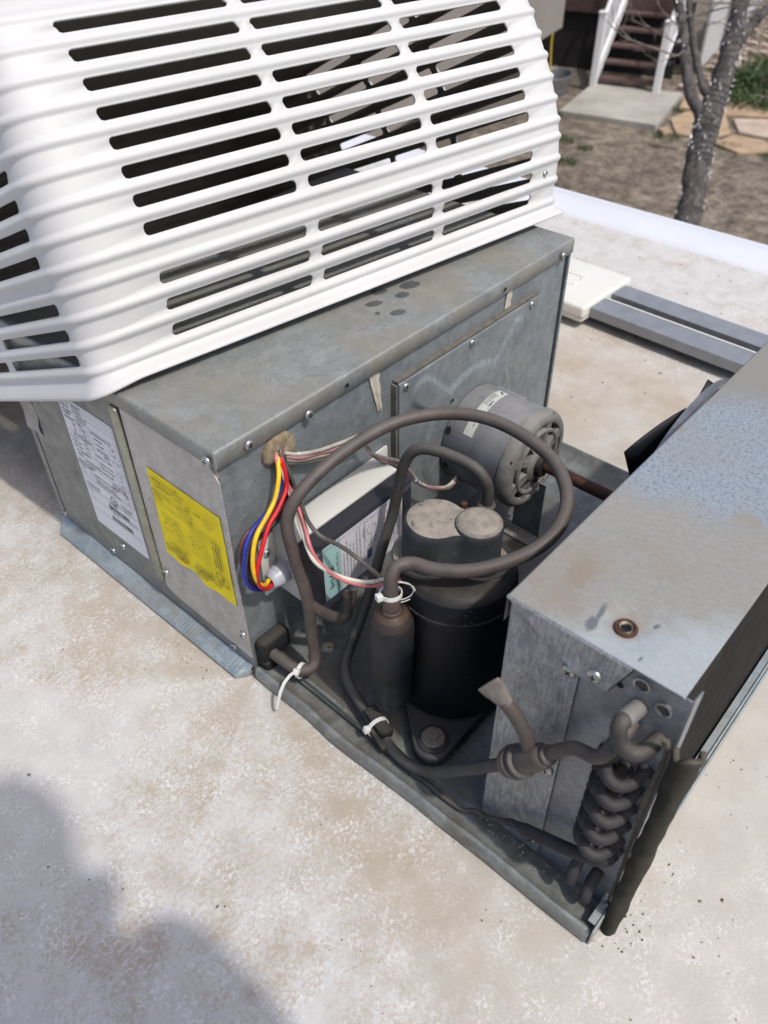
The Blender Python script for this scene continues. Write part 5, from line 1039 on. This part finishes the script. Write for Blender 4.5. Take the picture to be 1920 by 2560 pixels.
mb = MB(); mb.lathe([(.0001, 0), (.0058, 0), (.0058, .0005)], (.0310, -.021, .1560), ax, 16); mb.build('gland_bore', 'rubber', ss)
screw((.0385, -.0046, .178), (0, -1, 0), ss, .95)

# ---- wires
def wire(pts, r_, col, lab, name='wire'):
    mb = MB(); mb.tube(pts, r_, 9, 7); o = mb.build(name, col, AC, smooth=70); o['label'] = lab; return o
GE = [(.0235, -.0212, .1562), (.031, -.021, .156)]
wire([(.072, -.004, .296), (0.063, -0.012, 0.2894), (0.0566, -0.018, 0.2786), (0.0463, -0.022, 0.2619), (0.0309, -0.026, 0.2515), (0.0131, -0.03, 0.243), (0.0037, -0.032, 0.2303), (-0.0024, -0.034, 0.2119), (-0.0019, -0.034, 0.191), (0.0068, -0.03, 0.1715), (0.0165, -0.0245, 0.1605), (.024, -.0205, .1585), (.031, -.0205, .158)], .0024, 'wire_yellow', 'yellow wire curving into the cable gland')
wire([(.075, -.004, .297), (0.0676, -0.012, 0.2908), (0.0671, -0.016, 0.2766), (0.0629, -0.02, 0.2615), (0.0454, -0.026, 0.2504), (0.0273, -0.03, 0.2417), (0.0147, -0.034, 0.2295), (0.0048, -0.036, 0.2139), (-0.0004, -0.036, 0.1992), (0.0027, -0.032, 0.1763), (0.0145, -0.0275, 0.1575), (.0225, -.0240, .1535), (.031, -.0235, .1535)], .0024, 'wire_red', 'red wire curving into the cable gland')
wire([(.073, -.004, .295), (0.0672, -0.010, 0.2872), (0.0643, -0.012, 0.2649), (0.0493, -0.015, 0.2473), (0.0312, -0.018, 0.2436), (0.0128, -0.022, 0.2412), (0.0001, -0.025, 0.2315), (-0.0085, -0.028, 0.2125), (-0.0117, -0.03, 0.1946), (-0.0052, -0.028, 0.1753), (0.0105, -0.0225, 0.1565), (.022, -.0195, .1525), (.031, -.0190, .1535)], .0024, 'wire_blue', 'dark blue wire looping down to the cable gland')
wire([(.078, -.004, .294), (0.0734, -0.010, 0.2821), (0.0761, -0.012, 0.2574), (0.0619, -0.014, 0.2323), (0.0402, -0.016, 0.2211), (0.0161, -0.02, 0.2226), (0.0051, -0.022, 0.2106), (-0.0014, -0.025, 0.1956), (0.0005, -0.026, 0.1785), (0.0090, -0.025, 0.163), (.021, -.022, .1545), (.031, -.0215, .1550)], .0024, 'wire_black', 'black wire looping down to the cable gland')
wire([(.076, -.004, .296), (0.071, -0.010, 0.2864), (0.0728, -0.012, 0.2681), (0.0595, -0.013, 0.2423), (0.0294, -0.014, 0.2365), (0.0075, -0.015, 0.2317), (-0.0032, -0.018, 0.2173), (-0.0057, -0.021, 0.1956), (-.002, -.022, .178), (.009, -.0195, .161), (.022, -.0185, .156), (.031, -.0185, .1565)], .0024, 'wire_brown', 'brown wire looping down to the cable gland')
wire([(.070, -.004, .297), (0.0628, -0.01, 0.2913), (0.0656, -0.014, 0.2736), (0.0676, -0.022, 0.2538), (0.0650, -0.0335, 0.2403), (0.0560, -0.051, 0.2320), (0.0470, -0.066, 0.2220), (0.0490, -0.0745, 0.2030), (0.0576, -0.09, 0.1856), (0.0704, -0.105, 0.1745), (0.0760, -0.125, 0.1814), (0.0660, -0.149, 0.2093), (.070, -.155, .2105), (0.0786, -0.158, 0.210), (0.0836, -0.1677, 0.21), (0.0875, -0.1797, 0.212), (0.0925, -0.1850, 0.212)], .0022, 'wire_pink', 'pink wire running to the compressor terminals')
wire([(.072, -.004, .296), (0.0658, -0.012, 0.2836), (0.0665, -0.02, 0.2534), (0.0645, -0.031, 0.2365), (0.0545, -0.048, 0.2270), (0.0450, -0.066, 0.2150), (0.0480, -0.0765, 0.1995), (0.0618, -0.092, 0.1836), (0.075, -0.11, 0.1775), (.0745, -.130, .1930), (0.0665, -0.147, 0.2140), (0.0803, -0.1564, 0.206), (0.0858, -0.1721, 0.205), (0.0905, -0.1825, 0.206), (0.096, -0.1885, 0.209)], .0022, 'wire_white', 'white wire running to the compressor terminals')
wire([(.077, -.004, .300), (0.0692, -0.010, 0.2956), (0.0743, -0.014, 0.2711), (0.0765, -0.02, 0.247), (0.0700, -0.0335, 0.2398), (0.0580, -0.056, 0.2390), (0.0560, -0.0735, 0.2334), (0.0712, -0.085, 0.2159), (0.0833, -0.1, 0.1963), (0.0800, -0.125, 0.1966), (0.0686, -0.147, 0.2110), (.077, -.156, .201), (0.0835, -0.1728, 0.195), (0.0880, -0.1857, 0.193), (0.0930, -0.1905, 0.196), (0.097, -0.1900, 0.203)], .0023, 'wire_grey', 'dark grey wire running past the soft starter to the compressor')
MW = [(0.0753, -0.008, 0.2938), (0.0903, -0.01, 0.2841), (0.1185, -0.012, 0.2734), (0.1496, -0.013, 0.266), (0.1773, -0.014, 0.2601), (0.1815, -0.017, 0.2516), (0.1915, -0.018, 0.2309), (0.2111, -0.02, 0.2131), (0.2318, -0.022, 0.1974), (0.2483, -0.025, 0.1764), (0.2636, -0.03, 0.1491), (0.2839, -0.035, 0.1302), (0.3138, -0.035, 0.1122), (0.3300, -0.036, 0.1140), (.340, -.036, .122)]
for col, dz, dy, amp, lab in (('wire_chalk', 0, 0, .0, 'white motor wire'), ('wire_mauve', -.0045, -.002, .001, 'dusty pink motor wire'), ('wire_dust', -.0085, -.001, .002, 'brown dusty motor wire'), ('wire_grey', -.0130, .000, .003, 'grey motor wire below the others')):
    wire([(x + amp * math.sin(i * 1.3), y + dy * (1 if i % 2 else -.5), z + dz * (1 if i < 5 else .45 + .25 * math.sin(i))) for i, (x, y, z) in enumerate(MW)], .0022, col, lab)
# ---- cable ties
def tie(center, axis, r_, head_dir, tail=None, wd=.0022, name='cable_tie', lab=None):
    axis = Vector(axis).normalized(); hd = Vector(head_dir); hd = (hd - axis * hd.dot(axis)).normalized(); v_ = axis.cross(hd); c = Vector(center); rows = []
    for k in range(33):
        a = 6.283 * k / 32; d = hd * math.cos(a) + v_ * math.sin(a); rows.append([c + d * (r_ + h) + axis * s_ for h, s_ in ((0, -wd), (.0011, -wd), (.0011, wd), (0, wd), (0, -wd))])
    mb = MB(); mb.add(*loft(rows)); rot = Matrix((hd, v_, axis)).transposed(); hc = c + hd * (r_ + .0028)
    b0 = MB(); b0.box((-.0032, -.0034, -.0034), (.0032, .0034, .0034), .0009); mb.add([rot @ Vector(q) + hc for q in b0.v], b0.f)
    if tail:
        P = [Vector(q) for q in tail]; rows = []
        for i, q in enumerate(P):
            d = (P[min(i + 1, len(P) - 1)] - P[max(i - 1, 0)]).normalized(); s_ = axis * wd * .8; n_ = d.cross(axis).normalized() * .0005; rows.append([q - s_ - n_, q + s_ - n_, q + s_ + n_, q - s_ + n_, q - s_ - n_])
        mb.add(*loft(rows))
    o = mb.build(name, 'tie_plastic', AC, smooth=40)
    if lab: o['label'] = lab
    return o
tie((.0205, -.0600, .0390), (.25, -1, 0), .0085, (-.75, 0, .65), [(.0120, -.0600, .0455), (.004, -.0605, .0470), (-.006, -.0612, .0440), (-.0140, -.0622, .0350), (-.0195, -.0630, .0240), (-.0225, -.0632, .0140)], lab='pale cable tie with its long tail hanging over the pan rim')
tie((.0260, -.1725, .0325), (-.3, -.95, 0), .0118, (-.9, .3, .35), lab='pale cable tie round the foam pads on the discharge pipe')
tie((.0555, -.1665, .2170), (.1, .1, 1), .0100, (-.75, .25, -.05), lab='white cable tie round the pipe above the accumulator')
mb = MB()
for dz, r_ in ((.001, .0135), (-.0012, .0150)): mb.tube([(.0625 + r_ * math.cos(6.283 * k / 24) * .8, -.1690 - r_ * math.cos(6.283 * k / 24) * .8, .2150 + dz + r_ * math.sin(6.283 * k / 24) * .95) for k in range(24)], .0006, 5, 1, closed=True)
mb.build('thin_wire_loop', 'tie_plastic', AC, smooth=60)
# leaf litter and grit in the pan
mb = MB()
for _ in range(170):
    x, y = random.uniform(.03, .55), random.uniform(-.30, -.01); s_ = .0009 * random.uniform(.5, 2); z = .0106
    mb.add([Vector((x - s_, y, z)), Vector((x + s_, y - s_, z)), Vector((x + s_ * .5, y + s_, z)), Vector((x, y, z + s_))], [(0, 1, 3), (1, 2, 3), (2, 0, 3)])
for _ in range(50):
    x, y = random.uniform(.012, .03), random.uniform(-.44, -.31); s_ = .0009 * random.uniform(.5, 2); z = .0135
    mb.add([Vector((x - s_, y, z)), Vector((x + s_, y - s_, z)), Vector((x + s_ * .5, y + s_, z)), Vector((x, y, z + s_))], [(0, 1, 3), (1, 2, 3), (2, 0, 3)])
tag(mb.build('pan_grit', 'tape_grey', AC), kind='stuff')
for x, y, s_ in ((.072, -.028, .009), (.064, -.033, .006), (.083, -.045, .005)):
    mb = MB(); n = 8; mb.add([Vector((x + s_ * math.cos(6.283 * k / n) * (1 if k % 2 else .6), y + s_ * .6 * math.sin(6.283 * k / n), .0115 + .004 * math.sin(k * 1.7) ** 2)) for k in range(n)] + [Vector((x, y, .0125))], [(k, (k + 1) % n, n) for k in range(n)]); mb.build('dry_leaf', 'leaf_dry', AC)
mb = MB(); mb.lathe([(.0001, .0108), (.008, .0108), (.008, .0111)], (.47, -.085, 0), 'Z', 20); mb.build('drain_hole', 'black_void', pan)

# ================================================================== WHITE PLASTIC COVER, set down on the cabinet, its far end on the roof
SH = empty('plastic_cover', (-0.0125, 0.1442, 0.3460), 'white slotted plastic cover tilted on top of the metal cabinet', 'cover')
yaw = R(-8.5); pit = R(-24)
SH.rotation_euler = (Matrix.Rotation(yaw, 3, 'Z') @ Matrix.Rotation(pit, 3, 'X')).to_euler()
SW, SL, SR = .715, 1.02, .036
FL, IN = .1366, .006   # the long sides splay outward and stand a little inside the flange
slot_rows = [.0316, .0578, .0840, .1305, .1567, .1829, .2091, .2353, .2615, .2877, .3139]
rib_z = [.0185] + [.0316 + .0131, .0578 + .0131, .0971, .1174] + [.1305 + .0131 + .0262 * k for k in range(7)] + [.3270]
prof_k = [(0, -.0030), (.004, -.0015), (.010, .0095), (.014, .0125), (.0185, .0110), (.03, .0080), (.044, .0015), (.058, -.0040), (.071, -.0085), (.084, -.0120), (.107, -.0165), (.13, -.0185), (.158, -.0190), (.184, -.0175), (.21, -.0145), (.236, -.0105), (.262, -.0055), (.288, .0015), (.313, .0110), (.332, .0225), (.347, .0390), (.357, .0600), (.363, .0900)]
def off(z):
    for (a, b_), (c_, d_) in zip(prof_k, prof_k[1:]):
        if z <= c_: t = (z - a) / (c_ - a); return b_ + (d_ - b_) * t
    return prof_k[-1][1]
side_k = [(0, -.0230), (.004, -.0215), (.010, -.0130), (.014, -.0110), (.03, -.0105), (.08, -.0095), (.13, -.0085), (.2, -.0045), (.26, .0020), (.288, .0070), (.313, .0140), (.332, .0240), (.347, .0400), (.357, .0600), (.363, .0900)]
def off_side(z):
    for (a, b_), (c_, d_) in zip(side_k, side_k[1:]):
        if z <= c_: t = (z - a) / (c_ - a); return b_ + (d_ - b_) * t
    return side_k[-1][1]
hs = .0060
zr = set([0, .0025, .006, .0095, .0125, .0145])
for z in slot_rows: zr |= {round(z - hs, 5), round(z + hs, 5)}
for z in rib_z: zr |= {round(z + d, 5) for d in (-.0062, -.0048, -.0030, -.0012, .0012, .0030, .0048, .0062)}
zr |= {.1045, .1095, .338, .343, .348, .353, .357, .360, .3625}
zr = sorted(zr); zz = [zr[0]]
for z in zr[1:]:
    if z - zz[-1] > .0005: zz.append(z)
def ribh(z):
    h = 0
    for q in rib_z:
        d = abs(z - q)
        if d < .0062: h = max(h, .0038 * (0.5 + 0.5 * math.cos(math.pi * d / .0062)) ** .7)
    return h
# perimeter stations: (base x, base y, normal, slot-flags)
st = []
def splay(y): return max(0, min(y, .62) - SR)
def face_stations(a0, a1, slots):
    s_ = {a0, a1}
    for p0, p1 in slots: s_ |= {p0, p0 + .0013, p0 + .0042, p1 - .0042, p1 - .0013, p1} | {p0 + .0042 + (p1 - p0 - .0084) * k / 4 for k in range(1, 4)}
    return sorted(s_)
fs_ = [(.086, .264), (.279, .451), (.465, .629)]; ls_ = [(.041, .232), (.247, .430), (.446, .620)]
for x in face_stations(SR + IN, SW - SR - IN, fs_): st.append((Vector((x, -.004 * (1 - ((x - SW / 2) / (SW / 2)) ** 2), 0)), Vector((0, -1, 0)), 'f', x))
for k in range(1, 10): a = R(-90 + 9 * k); st.append((Vector((SW - IN - SR + SR * math.cos(a), SR + SR * math.sin(a), 0)), Vector((math.cos(a), math.sin(a), 0)), 'c', 0))
for y in face_stations(SR, SL - SR, ls_): st.append((Vector((SW - IN + FL * splay(y), y, 0)), Vector((1, 0, 0)), 'r', y))
for k in range(1, 10): a = R(9 * k); st.append((Vector((SW - IN + FL * splay(SL) - SR + SR * math.cos(a), SL - SR + SR * math.sin(a), 0)), Vector((math.cos(a), math.sin(a), 0)), 'c', 0))
for k in range(9): xa, xb = SW - IN + FL * splay(SL) - SR, IN - FL * splay(SL) + SR; x = xa + (xb - xa) * k / 8; st.append((Vector((x, SL, 0)), Vector((0, 1, 0)), 'b', x))
for k in range(1, 10): a = R(90 + 9 * k); st.append((Vector((IN - FL * splay(SL) + SR + SR * math.cos(a), SL - SR + SR * math.sin(a), 0)), Vector((math.cos(a), math.sin(a), 0)), 'c', 0))
for y in reversed(face_stations(SR, SL - SR, ls_)): st.append((Vector((IN - FL * splay(y), y, 0)), Vector((-1, 0, 0)), 'l', y))
for k in range(1, 10): a = R(180 + 9 * k); st.append((Vector((IN + SR + SR * math.cos(a), SR + SR * math.sin(a), 0)), Vector((math.cos(a), math.sin(a), 0)), 'c', 0))
ns = len(st); vs = []; fcs = []
def in_slots(kind, p_): 
    for p0, p1 in (fs_ if kind == 'f' else ls_ if kind in 'rl' else ()):
        if p0 - 1e-6 <= p_ <= p1 + 1e-6: return p0, p1
    return None
top_cut = {'r': 8, 'l': 8, 'f': 99}
for z in zz:
    for (b_, n_, kind, p_) in st:
        z2 = z; s_ = in_slots(kind, p_) if kind in 'frl' else None
        if s_:
            e = min(p_ - s_[0], s_[1] - p_); sh = .0042 if e < .0002 else .0013 if e < .002 else 0
            if sh:
                for q in slot_rows:
                    if abs(z - (q + hs)) < 1e-4: z2 = z - sh
                    if abs(z - (q - hs)) < 1e-4: z2 = z + sh
        wx_ = n_.x * n_.x; z2 -= (.007 * wx_ * max(0, 1 - z / .013) if n_.x < 0 else 0); o_ = off(z) * (1 - wx_) + (off_side(z) if n_.x < 0 or n_.y > .5 else off(z) + .023) * wx_ - ribh(z2)
        vs.append(b_ - n_ * o_ + Vector((0, 0, z2)))
def is_hole(i, k):
    z = (zz[i] + zz[i + 1]) / 2; a, b_ = st[k], st[(k + 1) % ns]
    if a[2] != b_[2] or a[2] not in 'frl': return False
    if not any(abs(z - q) < hs for q in slot_rows): return False
    pm = (a[3] + b_[3]) / 2; return in_slots(a[2], pm) is not None
for i in range(len(zz) - 1):
    for k in range(ns):
        if not is_hole(i, k): fcs.append((i * ns + k, i * ns + (k + 1) % ns, (i + 1) * ns + (k + 1) % ns, (i + 1) * ns + k))
# roof of the cover
base = (len(zz) - 1) * ns; cen_ = Vector((SW / 2, SL / 2, .372)); vs.append(cen_); ci = len(vs) - 1
ring2 = len(vs)
for k in range(ns): q = Vector(vs[base + k]); t = q.lerp(cen_, .35); t.z = .3685; vs.append(t)
for k in range(ns):
    k2 = (k + 1) % ns; fcs.append((base + k, base + k2, ring2 + k2, ring2 + k)); fcs.append((ring2 + k, ring2 + k2, ci))
mb = MB(); mb.add(vs, fcs)
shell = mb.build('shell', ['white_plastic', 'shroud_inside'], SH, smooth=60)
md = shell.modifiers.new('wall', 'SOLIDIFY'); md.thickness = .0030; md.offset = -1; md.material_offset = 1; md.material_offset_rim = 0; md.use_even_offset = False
def on_face(x, z): return Vector((x, -.004 * (1 - ((x - SW / 2) / (SW / 2)) ** 2) + off(z) - ribh(z) - .0002, z))
for x, z in ((.655, .0575),):
    screw(on_face(x, z), (0, -1, .2), SH, .7)
mb = MB(); q = on_face(.268, .338); mb.tube([q + Vector((-.012, -.001, .022)), q + Vector((-.006, -.004, .008)), q + Vector((.006, -.006, .003)), q + Vector((.016, -.004, .010)), q + Vector((.02, -.001, .024))], .0035, 8, 5); mb.build('moulded_badge', 'white_plastic', SH, smooth=60)

# crumpled clear film caught under the cover
mb = MB(); rows = []
for j in range(16):
    rows.append([])
    for i in range(20):
        x, y = .055 * i / 19, .05 * j / 15; rows[-1].append(Vector((x, y, .016 * abs(mnoise.noise(Vector((x * 70, y * 70, 1)))) + .018 * abs(mnoise.noise(Vector((x * 32, y * 32, 5)))))))
mb.add(*loft(rows)); film = mb.build('plastic_film', 'film_plastic', None, smooth=20); film.location = (.012, .205, .339)
tag(film, 'crumpled clear plastic film lying on the cabinet lid under the white cover', 'plastic film')

# ================================================================== FOLDED ROOF ANTENNA
AN = empty('roof_antenna', (0.985, 0.135, 0.0), 'flat white plastic box with twin grey metal rails lying beside the unit', 'antenna')
AN.rotation_euler = (0, 0, R(-2))
mb = MB(); mb.box((-.022, 0.003, .014), (.156, .40, .047), .006, seg=3); head = mb.build('antenna_head', 'antenna_plastic', AN, smooth=40)
mb = MB(); mb.box((-.0235, .0015, .0275), (.1575, .4015, .0290), .0004); mb.build('seam', 'tape_grey', head)
mb = MB(); mb.tube([(.045, .30, .0472), (.045, .09, .0472), (.052, .075, .0472), (.0665, .070, .0472), (.081, .075, .0472), (.088, .09, .0472), (.088, .30, .0472)], .0016, 6, 4)
for x in (.062, .068): mb.tube([(x, .30, .0472), (x, .105, .0472)], .0011, 6, 1)
mb.build('moulded_badge', 'antenna_plastic', head, smooth=60)
for k, (xa, xb) in enumerate(((0.002, .054), (.080, .131))):
    mb = MB(); mb.box((xa, -.42, .020), (xb, .002, .040), .0012); r_ = mb.build('rail', 'antenna_metal', AN)
    if k == 0: mb = MB(); mb.box((xb - .001, -.42, .0385), (xb + .003, .002, .0412), .0006); mb.build('rail_edge', 'antenna_plastic', r_)
mb = MB(); mb.box((.0542, -.42, .010), (.0798, .002, .027)); mb.build('groove', 'antenna_groove', AN)
mb = MB(); mb.box((.055, -.43, .0), (.077, -.38, .018), .002); mb.box((.04, .2, .0), (.09, .26, .0145), .002); mb.build('foot', 'antenna_metal', AN)

# ================================================================== PERSON taking the picture (sits behind the lens; only the shadow shows)
PE = empty('person', (-0.60, -0.95, 0.0), 'person in a dark jacket sitting on their heels behind the lens, shadow falling lower left', 'person')
PO = Vector((-0.60, -0.95, 0.0))
def skin_mesh(name, joints, bones, mat, parent, levels=2):
    me = bpy.data.meshes.new(name); keys = list(joints); me.from_pydata([Vector(joints[q][:3]) - PO for q in keys], [(keys.index(a), keys.index(b_)) for a, b_ in bones], [])
    o = bpy.data.objects.new(name, me); COL.objects.link(o); o.parent = parent; me.materials.append(M[mat])
    md = o.modifiers.new('skin', 'SKIN'); md.use_smooth_shade = True
    for i, q in enumerate(keys):
        r_ = joints[q][3]; me.skin_vertices[0].data[i].radius = (r_, joints[q][4] if len(joints[q]) > 4 else r_)
    me.skin_vertices[0].data[0].use_root = True
    sb = o.modifiers.new('smooth', 'SUBSURF'); sb.levels = levels; sb.render_levels = levels; return o
J = dict(pel=(-.62, -.94, .26, .135, .11), waist=(-.60, -.91, .40, .125, .10), chest=(-.54, -.82, .60, .150, .105), neckb=(-.46, -.705, .800, .135), neck=(-.44, -.655, .880, .095),
         ls=(-.620, -.630, .780, .075), le=(-.62, -.545, .525, .050), lw=(-.455, -.545, .700, .034), rs=(-.345, -.730, .795, .092), re=(-.325, -.740, .690, .070), rw=(-.322, -.580, .762, .056),
         lh=(-.70, -.90, .20, .095), lk=(-.565, -.55, .085, .072), la=(-.80, -.93, .055, .048), lt=(-.90, -1.02, .035, .038), rh=(-.54, -1.01, .20, .095), rk=(-.285, -.80, .085, .072), ra=(-.56, -1.12, .055, .048), rt=(-.66, -1.21, .035, .038))
body = skin_mesh('body', J, [('pel', 'waist'), ('waist', 'chest'), ('chest', 'neckb'), ('neckb', 'neck'), ('neckb', 'ls'), ('ls', 'le'), ('le', 'lw'), ('neckb', 'rs'), ('rs', 're'), ('re', 'rw'), ('pel', 'lh'), ('lh', 'lk'), ('lk', 'la'), ('la', 'lt'), ('pel', 'rh'), ('rh', 'rk'), ('rk', 'ra'), ('ra', 'rt')], 'jacket', PE)
# head: egg with brow, nose, mouth, ears; tilted down towards the phone
fw = Vector((.60, .55, -.56)).normalized(); rt_ = fw.cross(Vector((0, 0, 1))).normalized(); up_ = rt_.cross(fw); hc = Vector((-.405, -.600, .985)) - PO
mb = MB(); rows = []
for j in range(21):
    t = math.pi * j / 20; row = []
    for k in range(28):
        a = 6.283 * k / 28; f, s_ = math.cos(a), math.sin(a); h = math.cos(t); rr = math.sin(t)
        fr = .098 * rr * f * (1.0 if f > 0 else 1.05) * (.86 if h < -.5 else 1); sd_ = .075 * rr * s_ * (.80 if h < -.45 else 1)
        nose = .022 * math.exp(-((s_ * rr) / .16) ** 2 - ((h + .14) / .16) ** 2) if f > 0 else 0; eye = -.010 * (math.exp(-((abs(s_ * rr) - .38) / .15) ** 2 - ((h - .06) / .10) ** 2)) if f > 0 else 0; lips = .006 * math.exp(-((s_ * rr) / .25) ** 2 - ((h + .48) / .07) ** 2) if f > 0 else 0
        row.append(hc + fw * (fr + nose + eye + lips) + rt_ * sd_ + up_ * (.118 * h))
    rows.append(row)
mb.add(*loft(rows, True))
for s_ in (-1, 1): mb.tube([hc + rt_ * s_ * .072 + up_ * .03 - fw * .005, hc + rt_ * s_ * .090 + up_ * .02 - fw * .022, hc + rt_ * s_ * .086 - up_ * .012 - fw * .018, hc + rt_ * s_ * .074 - up_ * .03 - fw * .003], [.006, .010, .009, .005], 8, 4)
mb.build('head', 'skin', PE, smooth=80)
mb = MB(); rows = []
for j in range(12):
    t = math.pi * .62 * j / 11; row = []
    for k in range(28):
        a = 6.283 * k / 28; f, s_ = math.cos(a), math.sin(a); lim = 1.0 if f < .35 else .60; tt = t * lim; h = math.cos(tt); rr = math.sin(tt)
        row.append(hc + fw * (.106 * rr * f) + rt_ * (.083 * rr * s_) + up_ * (.127 * h) + Vector((1, 1, 1)) * .004 * mnoise.noise(Vector((k, j, 3)) * .9))
    rows.append(row)
mb.add(*loft(rows, True)); o = mb.build('hair', 'hair', PE, smooth=70); md = o.modifiers.new('thick', 'SOLIDIFY'); md.thickness = .008
# hands round the phone: palm, four fingers and a thumb each
pb = CAM - RZ * .014; pe_ = lambda a, b_, c_: pb + RX * a + RY * b_ - RZ * c_
def hand(wrist, palm, fingers, thumb):
    Jh = dict(w=(*wrist, .030, .022), p=(*palm, .040, .018)); Bh = [('w', 'p')]
    for i, f in enumerate(fingers + [thumb]):
        prev = 'p' if i < 4 else 'w'
        for k, q in enumerate(f): nm = f'{i}_{k}'; Jh[nm] = (*q, .0095 - .0008 * k); Bh.append((prev, nm)); prev = nm
    return skin_mesh('hand', Jh, Bh, 'skin', PE)
hand(Vector((-.322, -.580, .762)), pe_(.075, .105, .030), [[pe_(.074, .075 + .019 * k, .012), pe_(.060, .072 + .019 * k, -.004 + .006), pe_(.040 + .004 * k, .070 + .019 * k, .003)] for k in range(4)], [pe_(.068, .075, .036), pe_(.055, .055, .034), pe_(.038, .045, .026)])
hand(Vector((-.455, -.545, .700)), pe_(-.030, .110, .030), [[pe_(-.030, .080 + .019 * k, .012), pe_(-.016, .078 + .019 * k, .003), pe_(.002 - .003 * k, .076 + .019 * k, .003)] for k in range(4)], [pe_(-.024, .080, .036), pe_(-.010, .062, .034), pe_(.006, .052, .026)])
mb = MB(); mb.box((-.037, -.074, -.004), (.037, .074, .004), .0035, seg=3); rot = Matrix((RX, RY, RZ)).transposed(); ph = mb.build('phone', 'phone_black', None, smooth=40)
ph.matrix_world = Matrix.Translation(CAM - RZ * .020 + RX * .025 + RY * .060) @ rot.to_4x4()
tag(ph, 'black phone held in both hands behind the lens', 'phone')
